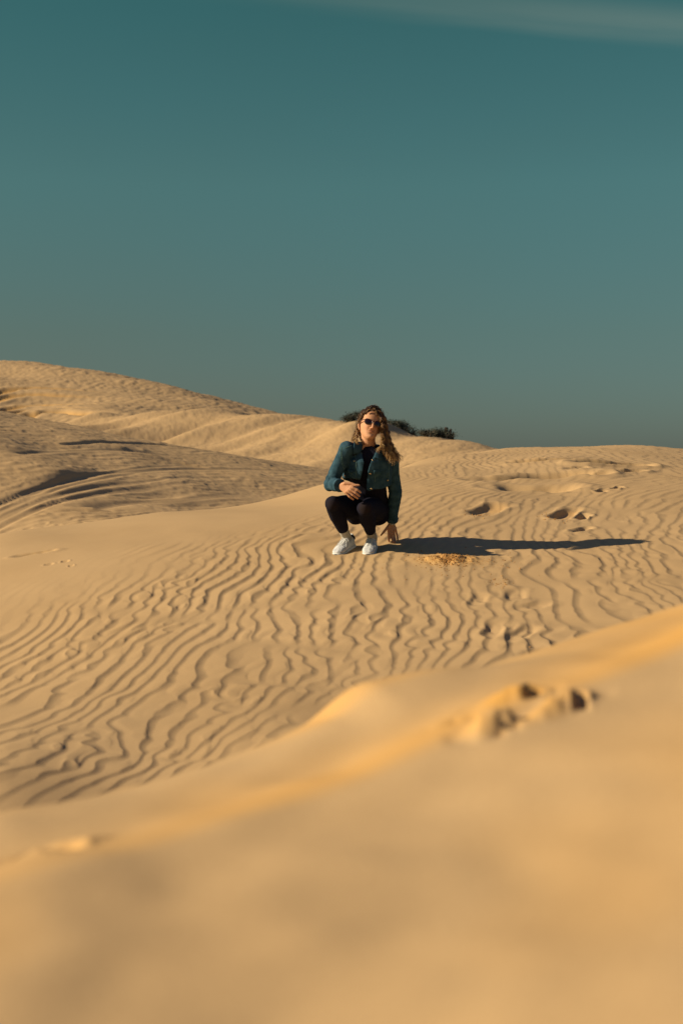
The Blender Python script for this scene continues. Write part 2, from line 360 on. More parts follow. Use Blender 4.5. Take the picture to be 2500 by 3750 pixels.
# ------------------------------------------------------------------ sand material
def sand_nodes(nt, b):
    N, L = nt.nodes, nt.links
    def nd(t, **k):
        q = N.new(t)
        for a, c in k.items(): setattr(q, a, c)
        return q
    tc = nd('ShaderNodeTexCoord')
    at = nd('ShaderNodeAttribute', attribute_name='orange_tone')
    n1 = nd('ShaderNodeTexNoise'); n1.inputs['Scale'].default_value = .8; n1.inputs['Detail'].default_value = 5
    n2 = nd('ShaderNodeTexNoise'); n2.inputs['Scale'].default_value = 420; n2.inputs['Detail'].default_value = 2
    L.new(tc.outputs['Object'], n1.inputs['Vector']); L.new(tc.outputs['Object'], n2.inputs['Vector'])
    r1 = nd('ShaderNodeValToRGB'); L.new(n1.outputs[0], r1.inputs[0])
    e = r1.color_ramp.elements
    e[0].position = .3; e[0].color = (*SAND_A, 1); e[1].position = .7; e[1].color = (*SAND_B, 1)
    r2 = nd('ShaderNodeValToRGB'); L.new(n2.outputs[0], r2.inputs[0])
    e = r2.color_ramp.elements
    e[0].position = .25; e[0].color = (.80, .78, .76, 1); e[1].position = .7; e[1].color = (1.06, 1.06, 1.06, 1)
    m1 = nd('ShaderNodeMixRGB', blend_type='MULTIPLY'); m1.inputs[0].default_value = 1
    L.new(r1.outputs[0], m1.inputs[1]); L.new(r2.outputs[0], m1.inputs[2])
    m2 = nd('ShaderNodeMixRGB'); L.new(at.outputs['Fac'], m2.inputs[0]); L.new(m1.outputs[0], m2.inputs[1]); m2.inputs[2].default_value = (*SAND_ORANGE, 1)
    L.new(m2.outputs[0], b.inputs['Base Color'])
    bp = nd('ShaderNodeBump'); bp.inputs['Strength'].default_value = .35; bp.inputs['Distance'].default_value = .0015
    L.new(n2.outputs[0], bp.inputs['Height']); L.new(bp.outputs[0], b.inputs['Normal'])
    b.inputs['Sheen Weight'].default_value = 0
SAND_A, SAND_B, SAND_ORANGE = (.455, .298, .147), (.505, .336, .170), (.60, .32, .085)
M_SAND = material('sand', (.4, .27, .15), 1.0, .1, sand_nodes)

# ------------------------------------------------------------------ the dune sheet, split where valleys hide the seams
def axis(segs):
    out = [segs[0][0]]
    for a, b, st in segs:
        k = max(1, int(round((b - a) / st))); out += list(a + (b - a) * (np.arange(k) + 1) / k)
    return np.array(out)
th_ax = np.radians(axis([(-180, -40, 4), (-40, -27, .35), (-27, -15.5, .09), (-15.5, 15.5, .034), (15.5, 27, .09), (27, 40, .35), (40, 180, 4)]))
FG_END, MAIN_END, DARK_END, LIT_END = 4.4, 19.6, 37.5, 70.0
def build_sheet(name, segs):
    lr = axis([(math.log(a), math.log(b), st) for a, b, st in segs])
    TH, RR = np.meshgrid(th_ax, np.exp(lr))
    x = (RR * np.sin(TH)).ravel(); y = (RR * np.cos(TH)).ravel()
    z = np.empty_like(x); dm = np.empty_like(x)
    for s in range(0, len(x), 400000):
        sl = slice(s, s + 400000); d, q = detail(x[sl], y[sl]); z[sl] = base_z(x[sl], y[sl]) + d; dm[sl] = q
    nr, nc = TH.shape
    co = np.c_[x, y, z].astype(np.float32)
    i = np.arange(nr * nc).reshape(nr, nc)
    f = np.stack([i[:-1, :-1], i[:-1, 1:], i[1:, 1:], i[1:, :-1]], -1).reshape(-1, 4)[:, ::-1]
    me = bpy.data.meshes.new(name)
    me.vertices.add(len(co)); me.vertices.foreach_set('co', co.ravel())
    me.loops.add(f.size); me.loops.foreach_set('vertex_index', f.ravel().astype(np.int32))
    me.polygons.add(len(f)); me.polygons.foreach_set('loop_start', np.arange(0, f.size, 4, dtype=np.int32))
    me.polygons.foreach_set('loop_total', np.full(len(f), 4, np.int32))
    me.polygons.foreach_set('use_smooth', np.ones(len(f), bool))
    me.update(calc_edges=True)
    a = me.attributes.new('orange_tone', 'FLOAT', 'POINT'); a.data.foreach_set('value', dm.astype(np.float32))
    me.materials.append(M_SAND)
    o = bpy.data.objects.new(name, me); C.objects.link(o); o['kind'] = 'structure'
    return o
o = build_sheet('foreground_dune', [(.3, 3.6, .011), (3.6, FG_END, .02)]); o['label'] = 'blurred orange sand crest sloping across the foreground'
o = build_sheet('rippled_dune', [(FG_END, 5.7, .02), (5.7, 19.0, .0019), (19.0, MAIN_END, .006)]); o['label'] = 'wind rippled sand dune the woman crouches on'
o = build_sheet('shaded_dune', [(MAIN_END, 32, .0026), (32, DARK_END, .01)]); o['label'] = 'grey brown dune with wheel ruts at left'
o = build_sheet('sunlit_dune', [(DARK_END, LIT_END, .0035)]); o['label'] = 'sunlit dune behind the woman with shrubs on its crest'
o = build_sheet('distant_dune', [(LIT_END, 118, .0035), (118, 3500, .06)]); o['label'] = 'highest and farthest dune at left'
# ------------------------------------------------------------------ mesh helpers
from mathutils.bvhtree import BVHTree
def Cr(cx, cy, dy):
    """joint position read off an enlarged detail of the photo, at depth 10 + dy"""
    return P(1120 + cx / 3.5636, 1440 + cy / 3.5636, 10.0 + dy)
def Sr(px, py, dy): return P(px, py, 10.0 + dy)

class MB:
    def __init__(s): s.v = []; s.f = []; s.m = []; s.mi = 0; s.a = []
    def add(s, vs, fs, att=None):
        o = len(s.v); s.v += [Vector(v) for v in vs]; s.f += [tuple(i + o for i in f) for f in fs]; s.m += [s.mi] * len(fs)
        s.a += list(att) if att is not None else [0.0] * len(vs)
    def ell(s, c, r, rot=None, nu=20, nv=12):
        vs = []; fs = []; rot = rot or Matrix.Identity(3)
        if isinstance(r, (int, float)): r = (r, r, r)
        vs.append(c + rot @ Vector((0, 0, r[2])))
        for j in range(1, nv):
            t = math.pi * j / nv
            for i in range(nu):
                p = 2 * math.pi * i / nu
                vs.append(c + rot @ Vector((r[0] * math.sin(t) * math.cos(p), r[1] * math.sin(t) * math.sin(p), r[2] * math.cos(t))))
        vs.append(c + rot @ Vector((0, 0, -r[2])))
        for i in range(nu):
            k = (i + 1) % nu; fs.append((0, 1 + i, 1 + k)); b = 1 + (nv - 2) * nu; fs.append((len(vs) - 1, b + k, b + i))
        for j in range(nv - 2):
            for i in range(nu):
                k = (i + 1) % nu; a = 1 + j * nu; fs.append((a + i, a + nu + i, a + nu + k, a + k))
        s.add(vs, fs)
    def tube(s, pts, rad, n=16, side=None, flat=None, caps=True, smooth=0, round_ends=False, att=None):
        """pts: centres; rad: radii (number or (across, other)); flat rings capped"""
        pts = [Vector(p) for p in pts]
        rad = [r if isinstance(r, (tuple, list)) else (r, r) for r in (rad if isinstance(rad, (list, tuple)) else [rad] * len(pts))]
        if smooth:
            pts, rad, tt = catmull(pts, rad, smooth)
            if att is not None: att = [att[0] + (att[1] - att[0]) * t for t in tt]
        elif att is not None:
            att = [att[0] + (att[1] - att[0]) * i / max(1, len(pts) - 1) for i in range(len(pts))]
        vs = []; fs = []; aa = []; prev = side
        for i, p in enumerate(pts):
            t = (pts[min(i + 1, len(pts) - 1)] - pts[max(i - 1, 0)])
            t = t.normalized() if t.length > 1e-9 else Vector((0, 0, 1))
            if prev is None: prev = Vector((1, 0, 0)) if abs(t.x) < .8 else Vector((0, 1, 0))
            u = (prev - t * prev.dot(t)); u = u.normalized() if u.length > 1e-6 else t.orthogonal().normalized()
            w = t.cross(u); prev = u
            for k in range(n):
                a = 2 * math.pi * k / n
                vs.append(p + u * math.cos(a) * rad[i][0] + w * math.sin(a) * rad[i][1]); aa.append(att[i] if att is not None else 0.0)
        for i in range(len(pts) - 1):
            for k in range(n):
                q = (k + 1) % n; fs.append((i * n + k, i * n + q, (i + 1) * n + q, (i + 1) * n + k))
        if caps: fs.append(tuple(reversed(range(n)))); fs.append(tuple(range((len(pts) - 1) * n, len(pts) * n)))
        s.add(vs, fs, aa)
        if round_ends:
            s.ell(pts[0], rad[0][0]); s.ell(pts[-1], rad[-1][0])
    def grid(s, rows, thick=0.0, close=False):
        """rows of points; with a thickness it becomes a closed sheet (thickness along -normal)"""
        nr, nc = len(rows), len(rows[0]); vs = [Vector(p) for r in rows for p in r]
        fs = [(j * nc + i, j * nc + i + 1, (j + 1) * nc + i + 1, (j + 1) * nc + i) for j in range(nr - 1) for i in range(nc - 1)]
        if thick:
            nn = [Vector((0, 0, 0)) for _ in vs]
            for f in fs:
                q = (vs[f[1]] - vs[f[0]]).cross(vs[f[3]] - vs[f[0]])
                for i in f: nn[i] += q
            back = [v - n_.normalized() * thick for v, n_ in zip(vs, nn)]
            o = len(vs); vs2 = vs + back; fs2 = list(fs) + [tuple(i + o for i in reversed(f)) for f in fs]
            rim = [i for i in range(nc)] + [j * nc + nc - 1 for j in range(1, nr)] + [(nr - 1) * nc + i for i in range(nc - 2, -1, -1)] + [j * nc for j in range(nr - 2, 0, -1)]
            for a, b in zip(rim, rim[1:] + rim[:1]): fs2.append((b, a, a + o, b + o))
            s.add(vs2, fs2)
        else: s.add(vs, fs)
    def mesh(s, name, origin=Vector((0, 0, 0)), attname=None):
        me = bpy.data.meshes.new(name); me.from_pydata([v - origin for v in s.v], [], s.f); me.update()
        if attname:
            at = me.attributes.new(attname, 'FLOAT', 'POINT'); at.data.foreach_set('value', s.a)
        return me

def catmull(pts, rad, sub):
    P_, R_, T_ = [], [], []; n_ = len(pts)
    for i in range(n_ - 1):
        a, b, c, d = pts[max(i - 1, 0)], pts[i], pts[i + 1], pts[min(i + 2, n_ - 1)]
        for k in range(sub):
            t = k / sub
            P_.append(.5 * ((2 * b) + (c - a) * t + (2 * a - 5 * b + 4 * c - d) * t * t + (3 * b - a - 3 * c + d) * t ** 3))
            R_.append(tuple(rad[i][q] * (1 - t) + rad[i + 1][q] * t for q in (0, 1))); T_.append((i + t) / (n_ - 1))
    P_.append(pts[-1]); R_.append(rad[-1]); T_.append(1.0)
    return P_, R_, T_

def link(name, me, mats, parent=None, smooth=True, origin=None):
    o = bpy.data.objects.new(name, me); C.objects.link(o)
    for m in (mats if isinstance(mats, (list, tuple)) else [mats]): me.materials.append(m)
    if smooth: me.polygons.foreach_set('use_smooth', [True] * len(me.polygons))
    if parent is not None: o.parent = parent
    if origin is not None: o.location = origin
    return o
def remesh(mb, voxel, iters, fac=.5):
    me = bpy.data.meshes.new('tmp'); me.from_pydata(mb.v, [], mb.f); me.update()
    o = bpy.data.objects.new('tmp', me); C.objects.link(o)
    m = o.modifiers.new('r', 'REMESH'); m.mode = 'VOXEL'; m.voxel_size = voxel; m.adaptivity = 0; m.use_smooth_shade = True
    if iters:
        m = o.modifiers.new('s', 'SMOOTH'); m.iterations = iters; m.factor = fac
    dg = bpy.context.evaluated_depsgraph_get(); dg.update()
    out = bpy.data.meshes.new_from_object(o.evaluated_get(dg), depsgraph=dg)
    bpy.data.objects.remove(o); bpy.data.meshes.remove(me)
    return out
def verts(me):
    a = np.empty(len(me.vertices) * 3, np.float32); me.vertices.foreach_get('co', a); return a.reshape(-1, 3).astype(np.float64)
def normals(me):
    a = np.empty(len(me.vertices) * 3, np.float32); me.vertex_normals.foreach_get('vector', a); return a.reshape(-1, 3).astype(np.float64)
def setverts(me, co): me.vertices.foreach_set('co', co.astype(np.float32).ravel()); me.update()
def shift(me, origin): setverts(me, verts(me) - np.array(origin))
def attr(me, name, val):
    a = me.attributes.new(name, 'FLOAT', 'POINT'); a.data.foreach_set('value', np.asarray(val, np.float32))
def vnoise(co, scale, seed=0, stretch=(1, 1, 1)):
    """cheap smooth noise built from a few turned sine waves"""
    rng = np.random.default_rng(seed); out = 0
    q = co * np.array(stretch) / scale
    for k in range(7):
        d = rng.normal(size=3); d /= np.linalg.norm(d); f = rng.uniform(.6, 1.7)
        out = out + np.sin(q @ d * 6.283 * f + rng.uniform(0, 6.28) + 1.3 * np.sin(q @ rng.normal(size=3) * 2.2 + rng.uniform(0, 6.28)))
    return out / 3.0
def axes(zv, xv):
    z = zv.normalized(); x = (xv - z * xv.dot(z)).normalized(); return Matrix((x, z.cross(x), z)).transposed()

# ------------------------------------------------------------------ materials of the figure
def ramp_attr(name, stops):
    def f(nt, b):
        a = nt.nodes.new('ShaderNodeAttribute'); a.attribute_name = name
        r = nt.nodes.new('ShaderNodeValToRGB'); e = r.color_ramp.elements
        e[0].position, e[0].color = stops[0][0], (*stops[0][1], 1); e[1].position, e[1].color = stops[-1][0], (*stops[-1][1], 1)
        for p, c in stops[1:-1]: q = e.new(p); q.color = (*c, 1)
        nt.links.new(a.outputs['Fac'], r.inputs[0]); nt.links.new(r.outputs[0], b.inputs['Base Color'])
    return f
def mottled(c1, c2, scale, bump=0.0, bscale=600, extra=None):
    def f(nt, b):
        tc = nt.nodes.new('ShaderNodeTexCoord'); n_ = nt.nodes.new('ShaderNodeTexNoise'); n_.inputs['Scale'].default_value = scale; n_.inputs['Detail'].default_value = 4
        nt.links.new(tc.outputs['Object'], n_.inputs['Vector'])
        r = nt.nodes.new('ShaderNodeValToRGB'); e = r.color_ramp.elements
        e[0].position = .35; e[0].color = (*c1, 1); e[1].position = .68; e[1].color = (*c2, 1)
        nt.links.new(n_.outputs[0], r.inputs[0]); nt.links.new(r.outputs[0], b.inputs['Base Color'])
        if bump:
            n2 = nt.nodes.new('ShaderNodeTexNoise'); n2.inputs['Scale'].default_value = bscale
            nt.links.new(tc.outputs['Object'], n2.inputs['Vector'])
            bp = nt.nodes.new('ShaderNodeBump'); bp.inputs['Strength'].default_value = bump; bp.inputs['Distance'].default_value = .001
            nt.links.new(n2.outputs[0], bp.inputs['Height']); nt.links.new(bp.outputs[0], b.inputs['Normal'])
        if extra: extra(nt, b)
    return f
SK = (.52, .265, .145)
M_SKIN = material('skin', SK, .62, .18, ramp_attr('flush', [(0, SK), (.5, (.45, .19, .10)), (1, (.40, .145, .09))]))
M_DENIM = material('denim', (.03, .1, .11), .95, .05, mottled((.020, .048, .069), (.042, .088, .118), 22, .6, 900))
M_THREAD = material('faded_seam', (.10, .18, .16), .9, .1, mottled((.06, .13, .12), (.14, .22, .19), 90))
M_BLACK = material('black_knit', (.010, .010, .018), .95, .1)
M_LEG = material('legging_fabric', (.009, .009, .018), .95, .08, ramp_attr('sheer', [(0, (.009, .009, .018)), (1, (.032, .021, .017))]))
M_WHITE = material('white_shoe', (.62, .62, .62), .6, .3, mottled((.42, .42, .43), (.60, .59, .58), 30, .4, 500))
M_SOLE = material('white_rubber', (.55, .54, .52), .5, .4)
M_DARK = material('dark_rubber', (.02, .018, .022), .6, .4)
M_SOCK = material('ribbed_sock', (.42, .38, .31), .95, .1, mottled((.36, .33, .27), (.47, .43, .35), 60, .5, 700))
M_LENS = material('brown_lens', (.018, .007, .006), .06, .6)
M_FRAME = material('spectacle_frame', (.16, .065, .045), .3, .5)
M_METAL = material('brass_button', (.45, .33, .18), .3, .5); M_METAL.node_tree.nodes['Principled BSDF'].inputs['Metallic'].default_value = 1
M_BAND = material('pale_band', (.5, .47, .42), .8, .2)
M_HAIR = material('curly_hair', (.1, .05, .02), .45, .4, ramp_attr('tip', [(0, (.045, .020, .009)), (.35, (.12, .055, .020)), (.7, (.27, .145, .048)), (1, (.50, .31, .115))]))

# ------------------------------------------------------------------ the crouching woman
G = ground_z
# feet from the photo: toe and heel on the sand
def onsand(px, py, up=0.0):
    p = hit(px, py, 9, 12); p.z = G(p.x, p.y) + up; return p
TOE = {'l': onsand(1229, 2030), 'r': onsand(1346, 2031)}
HEEL = {'l': onsand(1291, 2001), 'r': onsand(1366, 1999)}
BASE = (TOE['l'] + TOE['r'] + HEEL['l'] + HEEL['r']) / 4
ANK = {'l': Cr(533, 1890, .22), 'r': Cr(866, 1892, .21)}
KNEE = {'l': Cr(348, 1442, -.10), 'r': Cr(768, 1506, -.13)}
HIP = {'l': Cr(655, 1500, .24), 'r': Cr(925, 1515, .26)}
PELV = Cr(795, 1450, .26); WAIST = Cr(812, 1250, .18); CHEST = Cr(800, 960, .05); UPCH = Cr(808, 800, .015); NECK = Cr(818, 705, .02)
SHO = {'l': Cr(528, 722, -.06), 'r': Cr(1112, 862, .09)}
ELB = {'l': Cr(322, 1185, -.02), 'r': Cr(1163, 1285, .17)}
WRI = {'l': Sr(1243, 1778, -.17), 'r': Sr(1434, 1912, .33)}
HEADC = Cr(833, 455, -.01)
# head frame: x = image right, y = out of the face, z = crown
hm = Matrix.Rotation(R(12), 3, 'Y') @ Matrix.Rotation(R(11), 3, 'Z') @ Matrix.Rotation(R(-12), 3, 'X')
# local face frame has -Y forward (towards the camera)
def H(x, y, z): return HEADC + hm @ Vector((x, -y, z))

def lerp(a, b, t): return a + (b - a) * t
def hand(mb, wrist, knuckles, pips, tips, thumb, rf=.0088, palm_r=.0125, across=None):
    for i in range(4):
        d = (tips[i] - pips[i]); mid = lerp(pips[i], tips[i], .55)
        k = [1.0, 1.04, .98, .86][i]
        mb.tube([lerp(wrist, knuckles[i], .25), lerp(wrist, knuckles[i], .7), knuckles[i]], [palm_r * 1.05, palm_r * .98, rf * 1.22 * k], 12)
        mb.tube([knuckles[i], lerp(knuckles[i], pips[i], .5), pips[i], mid, tips[i]], [rf * 1.2 * k, rf * 1.02 * k, rf * 1.08 * k, rf * .94 * k, rf * .74 * k], 12)
        mb.ell(knuckles[i], rf * 1.22 * k, nu=12, nv=8); mb.ell(pips[i], rf * 1.08 * k, nu=12, nv=8); mb.ell(tips[i], rf * .78 * k, nu=12, nv=8)
    pc = (knuckles[0] + knuckles[1] + knuckles[2] + knuckles[3]) / 4; sd_ = (knuckles[3] - knuckles[0]).normalized()
    mb.tube([wrist, lerp(wrist, pc, .3), lerp(wrist, pc, .75)], [(.025, .018), (.029, .016), (.034, .013)], 18, side=sd_)
    mb.tube([lerp(knuckles[0], knuckles[3], 0), knuckles[3]], [palm_r * .8, palm_r * .7], 12)
    c = (knuckles[0] + knuckles[3] + wrist * 1.2) / 3.2
    for t in (.3, .5, .7, .88):
        mb.tube([lerp(wrist, knuckles[0], t), lerp(wrist, knuckles[1], t), lerp(wrist, knuckles[2], t), lerp(wrist, knuckles[3], t)], [palm_r] * 4, 12, round_ends=True)
    mb.tube([lerp(wrist, thumb[0], .2)] + thumb[:2], [.012, .0135, .0105], 12); mb.tube(thumb[1:], [.0102, .0092, .0068], 12)
    for p, r_ in zip(thumb, (.0135, .0102, .0092, .0070)): mb.ell(p, r_, nu=12, nv=8)

def build_body():
    mb = MB()
    rot = hm
    # skull, face, jaw (head is about 0.225 high)
    SEC = [(-.094, .012, .052, .026), (-.088, .024, .066, .010), (-.078, .036, .072, -.012), (-.062, .047, .073, -.045), (-.045, .055, .0735, -.066), (-.025, .061, .075, -.084), (0, .066, .076, -.098), (.022, .069, .0765, -.106),
           (.045, .072, .079, -.110), (.068, .0735, .079, -.110), (.090, .071, .073, -.104), (.110, .062, .060, -.092), (.125, .048, .041, -.072), (.134, .026, .014, -.042)]
    vs = []; nn = 36
    for z, hw, fr_, bk in SEC:
        cy_, ry_ = (fr_ + bk) / 2, (fr_ - bk) / 2
        for i in range(nn):
            a_ = 2 * math.pi * i / nn; c_, s_ = math.cos(a_), math.sin(a_)
            vs.append(H(hw * abs(c_) ** .88 * (1 if c_ > 0 else -1), cy_ + ry_ * abs(s_) ** .9 * (1 if s_ > 0 else -1), z))
    fs = [(i * nn + q, i * nn + (q + 1) % nn, (i + 1) * nn + (q + 1) % nn, (i + 1) * nn + q) for i in range(len(SEC) - 1) for q in range(nn)]
    fs += [tuple(reversed(range(nn))), tuple(range((len(SEC) - 1) * nn, len(SEC) * nn))]; mb.add(vs, fs)
    for sx in (-1, 1):
        mb.tube([H(sx * .068, -.010, -.026), H(sx * .076, -.016, -.006), H(sx * .079, -.024, .018), H(sx * .073, -.012, .024)], [(.005, .008), (.006, .012), (.006, .013), (.004, .007)], 10)
        mb.ell(H(sx * .0095, .084, -.018), (.0075, .009, .0065), rot)
    mb.tube([H(0, .070, .034), H(0, .080, .016), H(0, .091, -.006), H(0, .094, -.014)], [(.007, .008), (.0085, .010), (.0105, .010), (.0095, .008)], 12, round_ends=True)
    # neck
    mb.tube([H(0, -.012, -.040), lerp(H(0, -.014, -.075), NECK, .4), NECK + Vector((0, 0, .01)), NECK + Vector((0, .01, -.05))], [(.050, .052), (.050, .052), (.054, .052), (.075, .055)], 22, side=Vector((1, 0, 0)), smooth=4)
    # torso
    mb.tube([NECK + Vector((0, .01, -.02)), UPCH, CHEST, lerp(CHEST, WAIST, .5), WAIST, PELV], [(.066, .046), (.116, .068), (.126, .080), (.112, .076), (.106, .076), (.135, .092)], 28, side=Vector((1, 0, 0)), smooth=5)
    for k, s in (('l', -1), ('r', 1)):
        mb.tube([lerp(UPCH, NECK, .5), lerp(NECK, SHO[k], .55), SHO[k]], [.045, .042, .045], 16, round_ends=True)
        mb.tube([SHO[k], lerp(SHO[k], ELB[k], .4), ELB[k]], [.044, .040, .034], 16, round_ends=True)
        mb.tube([ELB[k], lerp(ELB[k], WRI[k], .3), lerp(ELB[k], WRI[k], .85), WRI[k]], [.034, .036, .025, .022], 16)
        mb.ell(HIP[k], .085)
        mb.tube([HIP[k], lerp(HIP[k], KNEE[k], .4), KNEE[k]], [.080, .072, .050], 18, round_ends=True)
        mb.tube([KNEE[k], lerp(KNEE[k], ANK[k], .35), lerp(KNEE[k], ANK[k], .8), ANK[k]], [.048, .050, .031, .030], 18, round_ends=True)
        f = (TOE[k] - HEEL[k]).normalized()
        mb.tube([HEEL[k] + f * .04 + Vector((0, 0, .04)), HEEL[k] + f * .11 + Vector((0, 0, .036)), TOE[k] - f * .06 + Vector((0, 0, .026))], [.022, .020, .014], 14, round_ends=True)
        mb.tube([ANK[k], HEEL[k] + f * .055 + Vector((0, 0, .05))], [.028, .022], 14, round_ends=True)
    # left hand, hanging in front of the knee
    d = -.20
    hand(mb, WRI['l'] + Vector((.006, 0, 0)),
         [Sr(1291, 1786, d - .018), Sr(1284, 1793, d - .018), Sr(1276, 1800, d - .012), Sr(1267.5, 1806, d)],
         [Sr(1308, 1794, d - .022), Sr(1301.5, 1804.5, d - .022), Sr(1292, 1813, d - .014), Sr(1279.5, 1819, d - .002)],
         [Sr(1320, 1803.5, d - .004), Sr(1315.5, 1817, d - .004), Sr(1309, 1825, d + .004), Sr(1293, 1829, d + .012)],
         [Sr(1262, 1770, d + .005), Sr(1286, 1771, d - .004), Sr(1301, 1777, d - .012), Sr(1314, 1776.5, d - .016)])
    # right hand, fingertips on the sand
    gp = [onsand(1424, 1988, .004), onsand(1438, 1990.5, .004), onsand(1446.5, 1989.5, .004), onsand(1456.5, 1982, .004)]
    hand(mb, WRI['r'],
         [Sr(1422.5, 1940, .325), Sr(1431.5, 1941, .335), Sr(1440, 1940, .355), Sr(1447.5, 1937, .385)],
         [Sr(1423, 1964, .330), Sr(1434.5, 1966, .340), Sr(1443.5, 1965, .365), Sr(1453, 1960, .395)],
         gp, [Sr(1424, 1925, .315), Sr(1412, 1939, .300), Sr(1403, 1950, .300), Sr(1394.5, 1960, .305)], rf=.0092)
    me = remesh(mb, .0030, 4, .5)
    co = verts(me)
    inv = np.array(hm.inverted()); loc = (co - np.array(HEADC)) @ inv.T
    x, y, z = loc[:, 0], -loc[:, 1], loc[:, 2]
    g2 = lambda cx_, sx_, cz_, sz_: np.exp(-((x - cx_) / sx_) ** 2 - ((z - cz_) / sz_) ** 2)
    fd = -.0015 * g2(0, .006, -.026, .006) + .0035 * g2(0, .019, -.0335, .0042) + .0045 * g2(0, .016, -.0445, .0050) - .0030 * np.exp(-((x / .022) ** 4 + ((z + .0385 - .05 * x) / .0022) ** 2)) - .003 * g2(0, .018, -.055, .006) + .005 * g2(0, .016, -.075, .011)
    for s in (-1, 1): fd = fd - .007 * g2(s * .032, .014, .022, .010) + .004 * g2(s * .037, .016, -.012, .014) + .002 * g2(s * .03, .018, .042, .007) - .002 * g2(s * .026, .004, -.030, .010)
    fd = fd * (y > .03); co = co + (fd[:, None] * np.array(hm @ Vector((0, -1, 0)))[None, :]); setverts(me, co)
    lip = .9 * np.exp(-((x / .020) ** 4 + ((z + .0390 - .06 * np.abs(x)) / .0072) ** 2)) * (y > .055)
    cheek = .35 * sum(np.exp(-(((x - s * .036) / .02) ** 2 + ((z + .012) / .018) ** 2)) for s in (-1, 1)) * (y > .03)
    nose = .35 * np.exp(-((x / .012) ** 2 + ((z + .012) / .012) ** 2)) * (y > .07)
    fl = np.clip(lip + cheek + nose, 0, 1)
    for t in gp: fl = np.maximum(fl, .5 * np.exp(-(np.linalg.norm(co - np.array(t), axis=1) / .012) ** 2))
    attr(me, 'flush', fl)
    shift(me, BASE)
    o = link('person', me, M_SKIN, origin=BASE)
    return o
person = build_body()
person['category'] = 'person'
person['label'] = 'crouching person with long curly hair, sunglasses, denim jacket, black leggings and white trainers'
def part(name, me, mat, parent=None, sh=True):
    if sh: shift(me, BASE)
    return link(name, me, mat, parent or person)

# leggings
mb = MB()
for k in ('l', 'r'):
    mb.ell(HIP[k] + Vector((0, .03, -.012)), (.098, .10, .108))
    mb.tube([HIP[k], lerp(HIP[k], KNEE[k], .35), lerp(HIP[k], KNEE[k], .8), KNEE[k]], [.093, .086, .062, .054], 22)
    mb.ell(KNEE[k], .0555); mb.ell(KNEE[k] + Vector((0, -.012, .006)), .050)
    mb.tube([KNEE[k], lerp(KNEE[k], ANK[k], .32), lerp(KNEE[k], ANK[k], .55), lerp(KNEE[k], ANK[k], .745)], [.052, .058, .049, .0385], 22)
mb.tube([Cr(795, 1520, .27), PELV, WAIST, lerp(WAIST, CHEST, .25)], [(.15, .11), (.158, .115), (.132, .104), (.128, .10)], 28, side=Vector((1, 0, 0)), smooth=4)
me = remesh(mb, .0045, 6, .5)
co = verts(me); no = normals(me)
co = co + no * (.0022 * vnoise(co, .16, 3, (1, 1, 1.2)))[:, None]
kn = np.maximum(np.exp(-(np.linalg.norm(co - np.array(KNEE['r'] + Vector((0, -.035, .005))), axis=1) / .042) ** 4),
                .55 * np.exp(-(np.linalg.norm(co - np.array(KNEE['l'] + Vector((.0, -.035, .0))), axis=1) / .045) ** 4))
attr(me, 'sheer', kn * .8); setverts(me, co)
part('leggings', me, M_LEG)

# black top
mb = MB()
mb.tube([NECK + Vector((.0, .024, -.020)), NECK + Vector((0, .014, -.044)), UPCH, CHEST, lerp(CHEST, WAIST, .5), WAIST, lerp(WAIST, PELV, .5)], [(.064, .052), (.086, .062), (.132, .086), (.146, .102), (.134, .099), (.130, .102), (.15, .112)], 30, side=Vector((1, 0, 0)), smooth=5)
for k in ('l', 'r'): mb.tube([lerp(NECK, SHO[k], .35) - Vector((0, 0, .02)), lerp(SHO[k], UPCH, .1)], [.045, .046], 16, round_ends=True)
me = remesh(mb, .0045, 5, .5); co = verts(me); no = normals(me)
setverts(me, co + no * (.003 * vnoise(co, .09, 5, (1.6, 1, .7)))[:, None])
part('black_top', me, M_BLACK)

# denim jacket: open shell round the chest plus two sleeves
def ring_point(lv, phi):
    c, a, b = lv; return c + Vector((a * math.sin(phi), -b * math.cos(phi), 0))
LV = [(Cr(820, 700, .03), .066, .058, -50, 50), (Cr(815, 745, .03), .098, .072, -30, 32), (Cr(806, 800, .03), .136, .098, -17, 18), (Cr(800, 900, .035), .162, .130, -8, 7), (Cr(798, 1010, .055), .166, .138, -11, 1), (Cr(792, 1100, .08), .164, .132, -15, 0), (Cr(800, 1180, .105), .158, .130, -20, -2)]
rows = []
for j in range((len(LV) - 1) * 4 + 1):
    i = min(j // 4, len(LV) - 2); t = j / 4 - i
    A_, B_ = LV[i], LV[i + 1]; c = lerp(A_[0], B_[0], t); a, b, p0, p1 = (A_[q] + (B_[q] - A_[q]) * t for q in (1, 2, 3, 4))
    row = []
    hem = max(0, (j / 4) - (len(LV) - 2))
    for u in range(61):
        ph = p1 + (360 + p0 - p1) * u / 60
        p = ring_point((c, a, b), R(ph))
        w_ = .5 + .5 * math.cos(R(ph))
        s_ = math.sin(R(ph))
        if hem: p.z += hem * (.055 * max(0, -s_) * w_ * 1.6 - .045 * (w_ ** 3 if s_ > -.05 else 0))   # the left front swings up, the right hangs longer
        row.append(p)
    rows.append(row)
mb = MB(); mb.grid(rows, .010)
